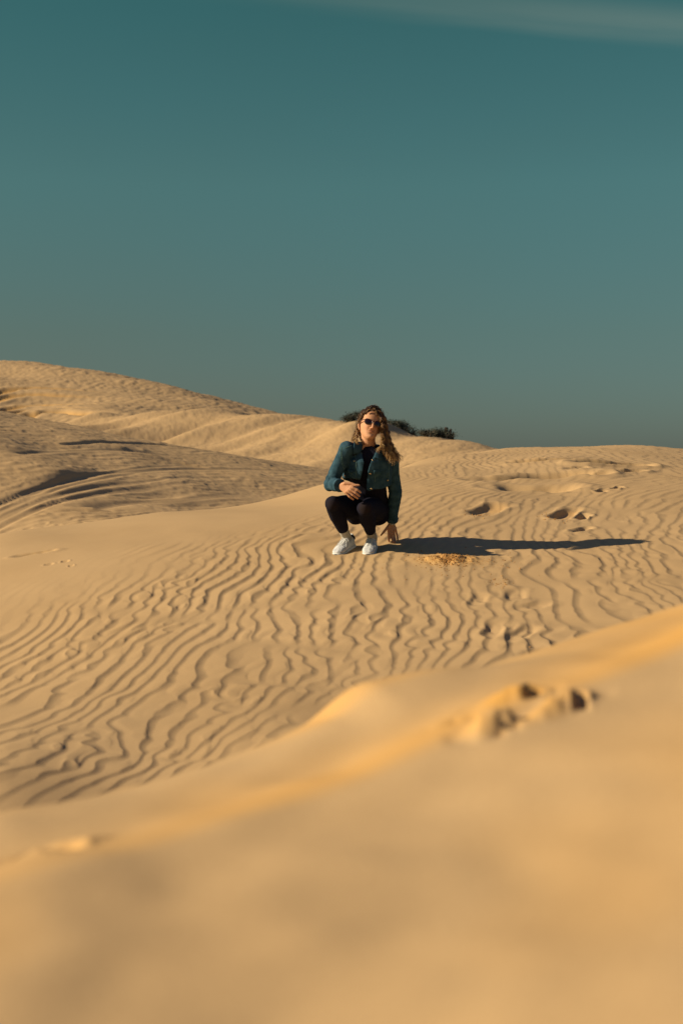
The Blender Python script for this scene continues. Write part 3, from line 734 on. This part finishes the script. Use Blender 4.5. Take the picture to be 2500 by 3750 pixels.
for k, s in (('l', -1), ('r', 1)):
    mb.tube([lerp(NECK, SHO[k], .30) + Vector((0, .012, -.022)), lerp(NECK, SHO[k], .62) + Vector((0, .004, -.010)), SHO[k] + Vector((0, 0, .002))], [(.045, .044), (.050, .05), (.053, .053)], 20, round_ends=True)
    if k == 'l':
        mb.tube([SHO[k], lerp(SHO[k], ELB[k], .35), lerp(SHO[k], ELB[k], .75), ELB[k]], [.054, .051, .047, .047], 22, round_ends=True)
        mb.tube([ELB[k], lerp(ELB[k], WRI[k], .45), lerp(ELB[k], WRI[k], .97)], [.047, .046, .041], 22)
    else:
        mb.tube([SHO[k], lerp(SHO[k], ELB[k], .4), ELB[k]], [.055, .050, .049], 22, round_ends=True)
        mb.tube([ELB[k], lerp(ELB[k], WRI[k], .4), lerp(ELB[k], WRI[k], .9)], [.049, .046, .041], 22)
me = remesh(mb, .0042, 2, .5)
co = verts(me); no = normals(me)
def along(co, a, b):
    d = np.array(b - a); L_ = np.linalg.norm(d); d /= L_; q = co - np.array(a); t = q @ d; rr = np.linalg.norm(q - t[:, None] * d, axis=1); return t / L_, rr
tor = np.exp(-((co[:, 0] - CHEST.x) / .13) ** 4)
disp = .0030 * vnoise(co, .15, 11, (1.5, 1, .7)) + .0008 * vnoise(co, .06, 12, (1.4, 1, .8)) + tor * .0060 * (np.abs(vnoise(co, .16, 19, (1.7, .6, .45))) ** .7 - .6)
for k in ('l', 'r'):
    for a, b in ((SHO[k], ELB[k]), (ELB[k], WRI[k])):
        t, rr = along(co, a, b); m_ = (rr < .072) & (t > -.1) & (t < 1.1)
        up_ = a is SHO[k]
        ph = t * (5.5 if up_ else 6.0) + .55 * vnoise(co, .13, 14)
        near_elbow = np.exp(-((t - (1 if up_ else 0)) / .30) ** 2)
        disp = disp + m_ * (.0012 + .0065 * near_elbow) * (np.abs(np.sin(ph * 3.14)) ** .6 - .7) * (.6 + .4 * vnoise(co, .1, 15))
co = co + no * disp[:, None]; setverts(me, co)
jb = BVHTree.FromPolygons([Vector(v) for v in co.tolist()], [tuple(p.vertices) for p in me.polygons])
jacket = part('denim_jacket', me, M_DENIM)
CAMP = Vector((0, 0, CAM_Z))
def onj(cx, cy, up=.0015, tree=None, dy=0.0):
    """point on the jacket seen at a detail position"""
    q = Cr(cx, cy, 0); d = (q - CAMP).normalized(); h_ = (tree or jb).ray_cast(CAMP, d)
    if h_[0] is None or (h_[0] - CAMP).length > 10.6: return Cr(cx, cy, dy or .03), Vector((0, -1, 0))
    return h_[0] + h_[1] * up, h_[1]
def patch(mb, quad, nu, nv, thick, up=.004, tree=None):
    """cloth patch between four detail corners, laid on the jacket"""
    a, b, c, d = quad; rows = []
    for j in range(nv + 1):
        t = j / nv; row = []
        for i in range(nu + 1):
            s = i / nu
            x = (a[0] * (1 - s) + b[0] * s) * (1 - t) + (d[0] * (1 - s) + c[0] * s) * t
            y = (a[1] * (1 - s) + b[1] * s) * (1 - t) + (d[1] * (1 - s) + c[1] * s) * t
            p, n_ = onj(x, y, up, tree); row.append(p)
        rows.append(row)
    # keep the sheet from dropping through gaps
    med = sorted(p.y for r in rows for p in r)[len(rows) * len(rows[0]) // 2]
    for r in rows:
        for p in r:
            if p.y > med + .03: p.y = med + .03
    mb.grid(rows[::-1], thick)
def seam(pts, name, r_=.0014, par=None, n=10, up=.001, mat=None):
    mb = MB(); path = []
    for (x0, y0), (x1, y1) in zip(pts, pts[1:]):
        for i in range(n): path.append(onj(x0 + (x1 - x0) * i / n, y0 + (y1 - y0) * i / n, up)[0])
    path.append(onj(*pts[-1], up)[0])
    q = [path[0]]
    for p in path[1:]:
        if abs(p.y - q[-1].y) < .035: q.append(p)
    if len(q) > 2: mb.tube(q, r_, 5)
    return mb
# collar, pocket flaps, cuffs, waistband
mb = MB(); patch(mb, [(618, 632), (728, 640), (716, 768), (606, 788)], 8, 8, .004, .012)
me = mb.mesh('collar_flap'); part('collar_flap', me, M_DENIM, jacket)
mb = MB(); patch(mb, [(905, 748), (1000, 765), (985, 872), (868, 852)], 8, 8, .004, .012)
me = mb.mesh('collar_flap'); part('collar_flap', me, M_DENIM, jacket)
mb = MB(); col = []
for j, (r_, hgt) in enumerate([(.074, -.02), (.078, .012), (.084, .03), (.092, .022)]):
    col.append([NECK + Vector((r_ * math.sin(R(ph)), .012 - r_ * .86 * math.cos(R(ph)), hgt - .028 + .012 * (1 - math.cos(R(ph))))) for ph in range(48, 316, 8)])
mb.grid(col[::-1], .005); part('collar', mb.mesh('collar'), M_DENIM, jacket)
mb = MB(); patch(mb, [(530, 985), (622, 1000), (612, 1040), (548, 1022)], 6, 4, .004, .006); part('pocket_flap', mb.mesh('pocket_flap'), M_DENIM, jacket)
mb = MB(); patch(mb, [(880, 1010), (985, 1015), (975, 1060), (885, 1050)], 6, 4, .004, .006); part('pocket_flap', mb.mesh('pocket_flap'), M_DENIM, jacket)
for k, ra in (('l', (.043, .046)), ('r', (.043, .044))):
    a = lerp(ELB[k], WRI[k], .83 if k == 'l' else .84); b = lerp(ELB[k], WRI[k], 1.04 if k == 'l' else .955); mb = MB()
    mb.tube([a, lerp(a, b, .08), lerp(a, b, .92), b], [ra[0] - .003, ra[0] + .0015, ra[1] + .001, ra[1] - .003], 26)
    me = remesh(mb, .0040, 1); co = verts(me); no = normals(me); setverts(me, co + no * (.0018 * vnoise(co, .05, 17))[:, None])
    part('cuff', me, M_DENIM, jacket)
for pts in ([(455, 690), (450, 800), (462, 900), (480, 960), (520, 1015)], [(470, 700), (466, 800), (478, 895), (495, 950)],
            [(720, 770), (757, 850), (745, 1000), (698, 1165)], [(640, 800), (655, 900), (650, 1000), (655, 1120)], [(868, 852), (822, 890), (812, 1000), (806, 1100), (806, 1225)],
            [(850, 870), (850, 1000), (852, 1150)], [(690, 1168), (600, 1110), (520, 1060)], [(682, 1150), (600, 1093), (528, 1045)],
            [(520, 1020), (600, 1045), (640, 1030)], [(885, 1050), (975, 1060)], [(885, 1010), (985, 1015)], [(500, 720), (600, 680)], [(1095, 1010), (1060, 1040), (1050, 1100)],
            [(1090, 900), (1080, 1000), (1075, 1120)], [(560, 1060), (580, 1090)], [(580, 1040), (600, 1100)], [(600, 1045), (625, 1115)], [(905, 1060), (900, 1150)], [(1180, 780), (1185, 900), (1200, 1050), (1210, 1200)]):
    q = seam(pts, 's')
    if q.v: part('seam', q.mesh('seam'), M_THREAD, jacket)
for quad in ([(618, 636), (724, 645), (712, 764), (610, 784), (618, 636)], [(905, 752), (996, 768), (982, 868), (872, 850)]):
    q = seam(quad, 's', .0013, up=.0135)
    if q.v: part('seam', q.mesh('seam'), M_THREAD, jacket)
for (x, y) in ((632, 885), (868, 872), (838, 1048), (1062, 1135), (510, 1068), (850, 1245)):
    p, n_ = onj(x, y, .004); mb = MB(); rot = axes(n_, Vector((1, 0, 0))); mb.ell(p, (.0075, .0075, .0035), rot, 12, 8); part('button', mb.mesh('button'), M_METAL, jacket)
# pale band at the right wrist
mb = MB(); a, b = lerp(ELB['r'], WRI['r'], .93), lerp(ELB['r'], WRI['r'], 1.03)
mb.tube([a, lerp(a, b, .1), lerp(a, b, .9), b], [.028, .0305, .0305, .028], 20); part('wristband', mb.mesh('wristband'), M_BAND)

# socks and trainers
for k in ('l', 'r'):
    f = (TOE[k] - HEEL[k]); Ln = f.length; f.normalize()
    sl = Vector((0, 0, 1)); side = f.cross(sl).normalized(); up = side.cross(f).normalized()
    mb = MB(); a = lerp(KNEE[k], ANK[k], .70)
    mb.tube([a, lerp(a, ANK[k], .5), ANK[k], HEEL[k] + f * .07 + up * .05], [.0345, .0345, .036, .034], 22, smooth=4)
    me = mb.mesh('sock'); co = verts(me); setverts(me, co + normals(me) * (.0012 * np.sin(co[:, 2] * 900) + .0012 * vnoise(co, .03, 21))[:, None])
    sock = part('sock', me, M_SOCK)
    st = BVHTree.FromPolygons([Vector(v) for v in (verts(me) + np.array(BASE)).tolist()], [tuple(p.vertices) for p in me.polygons])
    marks = {'l': [[(490, 1822), (505, 1812), (528, 1795), (548, 1768)]], 'r': [[(800, 1770), (806, 1792), (818, 1812), (832, 1826)], [(885, 1846), (897, 1838), (912, 1824)]]}[k]
    for mk in marks:
        mb = MB(); n_ = len(mk); pts = [onj(x, y, .0012, st, .18)[0] for x, y in mk]
        w0 = [.0012, .006, .0035, .001] if k == 'l' else ([.001, .004, .0055, .001] if n_ == 4 else [.002, .004, .001])
        mb.tube(pts, [(w, .0016) for w in w0], 8, side=Vector((.5, 0, .8)) if k == 'l' else Vector((1, 0, .4)), smooth=3)
        part('sock_mark', mb.mesh('sock_mark'), M_DARK, sock)
    O_ = HEEL[k] - up * .010
    def T(t, s, z): return O_ + f * (t * Ln) + side * s + up * z
    def section(t, hw, h0, h1, nn=22, pw=2.6, lean=0.0):
        ring = []
        for i in range(nn):
            a_ = 2 * math.pi * i / nn; c_, s_ = math.cos(a_), math.sin(a_)
            xx = hw * (abs(c_) ** (2 / pw)) * (1 if c_ > 0 else -1); zz = (abs(s_) ** (2 / pw)) * (1 if s_ > 0 else -1)
            zz = h0 + (h1 - h0) * (.5 + .5 * zz); sh_ = 1 - .28 * ((zz - h0) / max(h1 - h0, 1e-4)) ** 2
            ring.append(T(t, xx * sh_ + lean * zz, zz))
        return ring
    def loft(mb, secs):
        n_ = len(secs[0]); vs = [p for r_ in secs for p in r_]
        fs = [(i * n_ + q, i * n_ + (q + 1) % n_, (i + 1) * n_ + (q + 1) % n_, (i + 1) * n_ + q) for i in range(len(secs) - 1) for q in range(n_)]
        fs += [tuple(reversed(range(n_))), tuple(range((len(secs) - 1) * n_, len(secs) * n_))]; mb.add(vs, fs)
    mb = MB()
    loft(mb, [section(*q) for q in [(-.01, .012, .02, .055), (.0, .024, .012, .075), (.05, .032, .01, .088), (.15, .037, .01, .090), (.27, .040, .01, .088), (.38, .042, .01, .090), (.48, .044, .01, .084), (.58, .047, .01, .072), (.70, .050, .01, .060), (.82, .048, .01, .051), (.91, .041, .01, .043), (.97, .029, .01, .034), (1.0, .014, .012, .024)]])
    mb.tube([T(.34, 0, .080), T(.36, 0, .108)], [(.026, .012), (.022, .007)], 14, side=side)      # tongue
    mb.tube([T(.015, 0, .07), T(-.01, 0, .104)], [(.022, .010), (.014, .006)], 14, side=side)      # heel pull
    me = remesh(mb, .0036, 3); co = verts(me); no = normals(me)
    tl = (co - np.array(O_)) @ np.array(f) / Ln
    cr_ = np.exp(-((tl - .74) / .10) ** 2) * np.sin(tl * 2 * math.pi * 17 + vnoise(co, .08, 23)) * .0016
    setverts(me, co + no * (cr_ + .0009 * vnoise(co, .03, 24))[:, None])
    shoe = part('trainer', me, M_WHITE)
    sh_t = BVHTree.FromPolygons([Vector(v) for v in (verts(me) + np.array(BASE)).tolist()], [tuple(p.vertices) for p in me.polygons])
    mb = MB(); loft(mb, [section(t, hw, h0, h1, 22, 3.2) for t, hw, h0, h1 in [(-.035, .012, .008, .030), (-.02, .027, .0, .036), (.05, .037, -.004, .036), (.2, .042, -.004, .032), (.4, .044, -.004, .028), (.6, .050, -.004, .026), (.75, .0535, -.004, .024), (.86, .050, -.003, .023), (.94, .042, .0, .022), (1.0, .028, .003, .021), (1.02, .014, .007, .019)]])
    me = remesh(mb, .0040, 2); part('sole', me, M_SOLE, shoe)
    mb = MB(); mb.tube([T(.975, -.016, .006), T(1.022, -.008, .0085), T(1.022, .008, .0085), T(.975, .016, .006)], [(.006, .006)] * 4, 10, side=up, round_ends=True); part('toe_bumper', mb.mesh('toe_bumper'), M_DARK, shoe)
    mb = MB(); loft(mb, [section(t, hw, h0, h1, 18, 2.4) for t, hw, h0, h1 in [(-.028, .010, .058, .096), (-.018, .020, .052, .100), (.02, .034, .054, .098), (.06, .037, .066, .094)]]); part('heel_collar', mb.mesh('heel_collar'), M_DARK, shoe)
    # laces: criss-cross over the instep and a bow
    def top(t, s, up_=.002):
        h_ = sh_t.ray_cast(T(t, s, .2), -up); return (h_[0] + up * up_) if h_[0] else T(t, s, .08)
    mb = MB()
    for i in range(5):
        t0 = .44 + i * .055
        for sg in (-1, 1): mb.tube([top(t0, -.021 * sg), top(t0 + .012, -.010 * sg, .0035), top(t0 + .03, .008 * sg, .0035), top(t0 + .045, .021 * sg)], .0021, 6)
    bow = [(1, .030, .010), (-1, .032, .012)]
    for sg, dx, dz in bow:
        mb.tube([top(.43, 0, .004), top(.42, sg * .018, .012), top(.44, sg * .034, .010), top(.47, sg * .030, .004), top(.44, 0, .005)], .0020, 6, smooth=4)
        mb.tube([top(.43, 0, .005), top(.50, sg * .022, .006), top(.60 + .06 * (sg > 0), sg * .036, .003), top(.68 + .08 * (sg > 0), sg * .042, .002)], .0019, 6, smooth=4)
    part('laces', mb.mesh('laces'), M_SOLE, shoe)

# sunglasses
mb = MB(); glasses = None
def lens_outline(sg, grow=0.0, n_=28):
    out = []
    for i in range(n_):
        a_ = 2 * math.pi * i / n_; c_, s_ = math.cos(a_), math.sin(a_)
        px_ = (.0265 + grow) * (abs(c_) ** .75) * (1 if c_ > 0 else -1); pz_ = (.0215 + grow) * (abs(s_) ** .8) * (1 if s_ > 0 else -1)
        px_ *= 1 - .16 * max(0, -s_)
        X_ = sg * .0345 + px_ * (1); out.append((X_, pz_ + .021 + .004 * max(0, s_) * max(0, c_ * sg)))
    return out
def gl(x, z, y=.088): return H(x, y - .004 - 2.6 * x * x - .12 * (z - .02), z)
fr = MB()
for sg in (-1, 1):
    o_ = [gl(x, z, .090) for x, z in lens_outline(sg)]; fr.tube(o_ + [o_[0], o_[1]], [(.0020, .0020)] * (len(o_) + 2), 8, caps=False)
    fr.tube([gl(sg * .062, .032, .091), H(sg * .0735, .062, .032), H(sg * .077, .02, .026), H(sg * .078, -.022, .018)], [(.0035, .002)] * 4, 8, side=Vector((0, 0, 1)), smooth=3)
fr.tube([gl(-.010, .028, .090), gl(0, .031, .092), gl(.010, .028, .090)], .0028, 8)
for sg in (-1, 1): fr.tube([gl(sg * .009, .018, .088), H(sg * .0085, .080, .008)], .0018, 6)
glasses = part('sunglasses', fr.mesh('sunglasses'), M_FRAME)
for sg in (-1, 1):
    mb = MB(); o_ = lens_outline(sg, -.0008); cx_ = sg * .0345
    vs = [gl(cx_, .021, .0915)] + [gl(cx_ + (x - cx_) * .5, .021 + (z - .021) * .5, .0912) for x, z in o_] + [gl(x, z, .090) for x, z in o_]; n_ = len(o_)
    fs = [(0, 1 + i, 1 + (i + 1) % n_) for i in range(n_)] + [(1 + i, 1 + n_ + i, 1 + n_ + (i + 1) % n_, 1 + (i + 1) % n_) for i in range(n_)]
    back = [v + hm @ Vector((0, .0018, 0)) for v in vs]; o2 = len(vs)
    fs += [tuple(j + o2 for j in reversed(f_)) for f_ in fs] + [(1 + n_ + i, 1 + n_ + i + o2, 1 + n_ + (i + 1) % n_ + o2, 1 + n_ + (i + 1) % n_) for i in range(n_)]
    mb.add(vs + back, fs); part('lens', mb.mesh('lens'), M_LENS, glasses)

# curly hair
rnd = random.Random(5)
hb = MB()
LOCK = {}
def new_lock(): LOCK.update(off=Vector((rnd.gauss(0, 1), rnd.gauss(0, 1), rnd.gauss(0, 1))), ph=rnd.uniform(0, 6.28), hand=rnd.choice((-1, 1)), wl=rnd.uniform(.85, 1.5), cu=rnd.uniform(.7, 1.5), tone=rnd.gauss(-.10, .19))
def strand(guide, spread, curl, rad, cut=1.0, tip=(0.0, 1.0), wl=.046, seg=7, n0=3):
    off = LOCK['off'] + Vector((rnd.gauss(0, 1), rnd.gauss(0, 1), rnd.gauss(0, 1))) * (.0028 / spread)
    g = [p + off * spread * (.35 + .65 * i / (len(guide) - 1)) for i, p in enumerate(guide)]
    pts, _, tt = catmull(g, [(1, 1)] * len(g), seg)
    keep_ = max(4, int(len(pts) * cut)); pts = pts[:keep_]
    L_ = sum((b - a).length for a, b in zip(pts, pts[1:])); ph = LOCK['ph'] + rnd.gauss(0, .45); hand_ = LOCK['hand']; wl_ = wl * LOCK['wl'] * rnd.uniform(.97, 1.03); cu = curl * 1.25 * LOCK['cu'] * rnd.uniform(.85, 1.15)
    # resample finely enough for the curls
    m_ = max(8, int(L_ / wl_ * 11)); out = []; s_ = 0; acc = [0]
    for a, b in zip(pts, pts[1:]): acc.append(acc[-1] + (b - a).length)
    j = 0
    for i in range(m_ + 1):
        d = L_ * i / m_
        while j < len(acc) - 2 and acc[j + 1] < d: j += 1
        t = (d - acc[j]) / max(acc[j + 1] - acc[j], 1e-6); p = lerp(pts[j], pts[j + 1], t); tg = (pts[j + 1] - pts[j]).normalized()
        u = tg.cross(Vector((.2, 1, .1))).normalized(); w = tg.cross(u); am = cu * min(1, .15 + 1.6 * i / m_)
        a_ = ph + hand_ * d / wl_ * 6.283
        out.append(p + u * math.cos(a_) * am + w * math.sin(a_) * am)
    r_ = rad * rnd.uniform(.7, 1.2); k = len(out)
    hb.tube(out, [r_ * (1 - .7 * (i / k) ** 3) for i in range(k)], 4, caps=True, att=(min(1, max(0, tip[0] + LOCK['tone'] + rnd.uniform(-.05, .05))), min(1, max(0, tip[1] + LOCK['tone'] * 1.6 + rnd.uniform(-.1, .08)))))
Gd = lambda *q: [Cr(p[0], p[1], p[2] - .115) for p in q]
# scalp cover
cap = MB(); cap.ell(H(0, -.022, .062), (.0765, .094, .080), hm, 26, 18); hb.add(cap.v, cap.f, [.05] * len(cap.v))
RIGHT1 = Gd((868, 205, .09), (945, 250, .07), (985, 350, .07), (1000, 500, .06), (1030, 640, .05), (1065, 770, .02), (1110, 870, .01), (1150, 945, .01))
RIGHT2 = Gd((880, 195, .11), (985, 270, .11), (1030, 420, .11), (1065, 590, .11), (1110, 710, .10), (1165, 800, .08), (1215, 850, .08), (1240, 885, .08))
RIGHT3 = Gd((868, 212, .07), (950, 275, .055), (992, 390, .045), (1000, 520, .04), (1002, 620, .03), (992, 705, .01), (950, 745, -.01), (915, 752, -.015))
RIGHT4 = Gd((900, 185, .14), (1005, 320, .16), (1045, 490, .17), (1075, 640, .16), (1130, 750, .13), (1175, 830, .10))
RIGHT5 = Gd((890, 195, .12), (1000, 300, .10), (1030, 450, .09), (1035, 600, .08), (1050, 740, .04), (1095, 830, .02), (1140, 900, .02))
LEFT1 = Gd((840, 205, .08), (765, 245, .07), (715, 330, .09), (683, 430, .14), (672, 520, .14), (650, 590, .09), (660, 640, .04), (700, 650, .03))
LEFT2 = Gd((835, 195, .11), (750, 260, .13), (700, 370, .17), (675, 480, .17), (645, 560, .12), (625, 615, .07), (650, 650, .03))
LEFT3 = Gd((760, 300, .12), (712, 420, .16), (705, 520, .15), (715, 590, .10), (742, 650, .07), (752, 700, .04))
TOP1 = Gd((765, 262, .06), (800, 212, .07), (865, 180, .08), (935, 200, .09), (985, 270, .09))
TOP2 = Gd((790, 250, .045), (850, 215, .045), (905, 228, .045), (955, 285, .045), (988, 365, .05))
LSIDE = Gd((830, 200, .12), (750, 250, .12), (712, 320, .12), (700, 400, .14), (690, 470, .15))
TOP5 = Gd((900, 190, .13), (820, 190, .15), (745, 250, .16), (700, 340, .17), (680, 430, .18))
TOP3 = Gd((720, 340, .10), (735, 270, .09), (790, 215, .09), (850, 190, .10), (920, 200, .12))
TOP4 = Gd((950, 230, .08), (990, 300, .08), (1010, 400, .08), (1015, 500, .09))
for gd, n_, sp, cu, tp, cut in ((RIGHT1, 46, .010, .0085, (.12, 1.0), 1), (RIGHT2, 44, .012, .0085, (.08, .7), 1), (RIGHT3, 34, .008, .0085, (.15, 1.1), 1), (RIGHT4, 36, .013, .008, (.05, .55), 1), (RIGHT5, 44, .012, .0085, (.1, .85), 1),
                            (LEFT1, 30, .007, .0065, (.15, 1.1), 1), (LEFT2, 26, .008, .0075, (.05, .9), 1), (LEFT3, 12, .005, .004, (.25, 1.1), 1),
                            (TOP1, 30, .008, .0055, (.0, .10), 1), (TOP2, 18, .006, .005, (.0, .12), 1), (TOP3, 26, .008, .0055, (.08, .35), 1), (TOP4, 20, .010, .007, (.1, .5), 1), (LSIDE, 22, .007, .005, (.1, .6), 1), (TOP5, 22, .010, .006, (.1, .5), 1)):
    for i in range(int(n_ * 1.7)):
        if i % 6 == 0: new_lock()
        strand(gd, sp, cu, .00125, cut * rnd.uniform(.8, 1.0), tp)
for i in range(10): new_lock(); strand(RIGHT2, .022, .010, .0008, 1, (.1, .8), .05)
for i in range(10): new_lock(); strand(TOP1, .014, .009, .0007, 1, (.1, .5), .04)
for i in range(6): new_lock(); strand(Gd((940, 200, .10), (1000, 240, .1), (1030, 300, .1), (1050, 420, .1)), .012, .010, .0007, 1, (.1, .6), .05)
hair = part('hair', hb.mesh('hair', attname='tip'), M_HAIR)
# ------------------------------------------------------------------ loose clods dug out of the sand
M_CLOD = material('damp_sand', SAND_ORANGE, 1.0, .05, mottled((.32, .155, .05), (.48, .26, .09), 60, .5, 500))
rnd = random.Random(9); mb = MB()
def clod(p, s):
    rot = Matrix.Rotation(rnd.uniform(0, 6.28), 3, 'Z') @ Matrix.Rotation(rnd.uniform(0, 6.28), 3, 'X')
    o_ = len(mb.v); mb.ell(p, (s * rnd.uniform(.7, 1.3), s * rnd.uniform(.6, 1.2), s * rnd.uniform(.45, .9)), rot, 6, 4)
    for i in range(o_, len(mb.v)): mb.v[i] = p + (mb.v[i] - p) * rnd.uniform(.75, 1.25)
gz = []
spots = []
for i in range(1000):
    a_, q = rnd.uniform(0, 6.28), abs(rnd.gauss(0, 1)); spots.append((PILE.x + math.cos(a_) * q * .085, PILE.y - .02 + math.sin(a_) * q * .085, rnd.choice((.0018, .0025, .003, .004, .0055))))
for i in range(170): spots.append((PILE.x + rnd.gauss(.05, .25), PILE.y + rnd.gauss(-.1, .2), rnd.choice((.002, .003, .0035, .005))))
for (px, py, n_, sp) in ((1838, 2138, 60, .04), (1545, 2030, 30, .05), (1500, 2035, 12, .05), (1830, 2075, 25, .08), (1752, 1885, 40, .07), (2040, 1898, 50, .07), (1965, 2440, 14, .06)):
    c = hit(px, py, 7, 16)
    for i in range(n_): spots.append((c.x + rnd.gauss(0, sp), c.y + rnd.gauss(0, sp * 1.6), rnd.choice((.002, .003, .004, .006)) * (.8 if py > 1950 else 1.1)))
X = np.array([s[0] for s in spots]); Y = np.array([s[1] for s in spots]); Z = base_z(X, Y) + detail(X, Y)[0]
for (x, y, s), z in zip(spots, Z): clod(Vector((x, y, z + s * .25)), s)
o = link('sand_clods', mb.mesh('sand_clods'), M_CLOD, smooth=False); o['kind'] = 'stuff'; o['label'] = 'loose orange clods of dug sand beside the shadow'

# ------------------------------------------------------------------ shrubs on the far crest
M_LEAF = material('shrub_leaf', (.03, .035, .025), .9, .1, mottled((.028, .034, .028), (.085, .085, .055), 3))
M_TWIG = material('dry_wood', (.12, .095, .07), .95, .1, mottled((.06, .05, .04), (.20, .165, .12), 4))
M_STUMP = material('dark_wood', (.05, .04, .032), .95, .1, mottled((.025, .02, .018), (.08, .065, .05), 5))
def crest(px, y0, y1, back=.4):
    """point just behind the crest line in the column px"""
    d = ray(px, 1500); Ys = np.linspace(y0, y1, 600); X = d.x * Ys; z = base_z(X, Ys) + detail(X, Ys)[0]
    k = int(np.argmax((z - CAM_Z) / Ys)); return Vector((X[k], Ys[k], z[k]))
def shrub(name, px0, px1, h, seed, label, leaf=1.0, dry=.35, lean=0.0, y0=40, y1=66, stump=False):
    rd = random.Random(seed); c = crest((px0 + px1) / 2, y0, y1); w = (px1 - px0) / 5208 * c.y
    root = bpy.data.objects.new(name, None); C.objects.link(root); root.location = c
    root['label'] = label; root['category'] = 'shrub'; root['group'] = 'dry shrubs along the far crest'
    br = MB(); lf = MB(); tips = []
    nb = int(20 + 22 * w)
    for i in range(nb):
        x0 = rd.uniform(-.42, .42) * w; y_ = rd.gauss(0, .16); g = G(c.x + x0, c.y + y_) - c.z
        hh = h * rd.uniform(.45, 1.0) * (1 - .35 * abs(x0 / w * 2) ** 2); dx = rd.gauss(lean, .22) * w * .5
        p = [Vector((x0, y_, g - .08)), Vector((x0 + dx * .3, y_ + rd.gauss(0, .05), g + hh * .35)), Vector((x0 + dx * .7, y_ + rd.gauss(0, .08), g + hh * .7)), Vector((x0 + dx + rd.gauss(0, .03), y_ + rd.gauss(0, .12), g + hh))]
        br.tube(p, [.016, .012, .008, .003], 5, smooth=3)
        for k in range(3):
            a = p[rd.choice((1, 2))]; e = a + Vector((rd.gauss(0, .13), rd.gauss(0, .1), rd.uniform(.02, .18) * h * 2)); br.tube([a, (a + e) / 2 + Vector((0, 0, .015)), e], [.007, .005, .002], 4); tips.append(e)
        tips += [p[2], p[3], (p[1] + p[2]) / 2]
    for t in tips:
        if rd.random() < dry: continue
        for k in range(int(26 * leaf)):
            q = t + Vector((rd.gauss(0, .065), rd.gauss(0, .075), rd.gauss(0, .045)))
            s = rd.uniform(.012, .028); u = Vector((rd.gauss(0, 1), rd.gauss(0, 1), rd.gauss(0, 1))).normalized(); v_ = u.orthogonal().normalized()
            lf.add([q - u * s, q + v_ * s * .45, q + u * s, q - v_ * s * .45], [(0, 1, 2, 3)])
    link('branches', br.mesh('branches'), M_TWIG, root)
    if lf.v: link('foliage', lf.mesh('foliage'), M_LEAF, root, smooth=False)
    if stump:
        st = MB()
        for (x, w_, hh) in ((.10, .07, .36), (.24, .055, .33), (.34, .03, .27)):
            g = G(c.x + x, c.y) - c.z; pts = [Vector((x - .01, 0, g - .1)), Vector((x, .0, g + hh * .5)), Vector((x + .012, .02, g + hh))]
            st.tube(pts, [w_ * 1.1, w_, w_ * .85], 9)
        me = remesh(st, .012, 1); co = verts(me); setverts(me, co + normals(me) * (.008 * vnoise(co, .06, seed, (1, 1, .3)))[:, None]); link('stump', me, M_STUMP, root)
    return root
shrub('shrub', 1250, 1350, .27, 4, 'dark ragged shrub on the far crest just left of the head', 1.0, .35)
shrub('shrub', 1420, 1530, .27, 7, 'widest dark shrub with pale stems just right of the hair', 1.0, .4, -.1)
shrub('shrub', 1535, 1590, .26, 12, 'smallest shrub with bare upright twigs between two larger ones', .6, .6)
shrub('shrub', 1585, 1658, .28, 15, 'rightmost shrub with an upright dark stump on the crest', 1.0, .3, -.1, stump=True)
# bare branch sticking out of the sand
c = crest(1128, 60, 110); mb = MB()
for dx, dz, ex in ((-.42, .34, .42), (-.22, .12, .5), (.0, .20, .3)):
    mb.tube([Vector((ex, 0, -.12)), Vector(((dx + ex) / 2, .02, dz * .45)), Vector((dx, 0, dz))], [.035, .028, .012], 6, smooth=3)
o = link('dead_branch', mb.mesh('dead_branch'), M_TWIG, origin=c); o['label'] = 'bare dead branch on the distant crest left of the head'; o['category'] = 'branch'
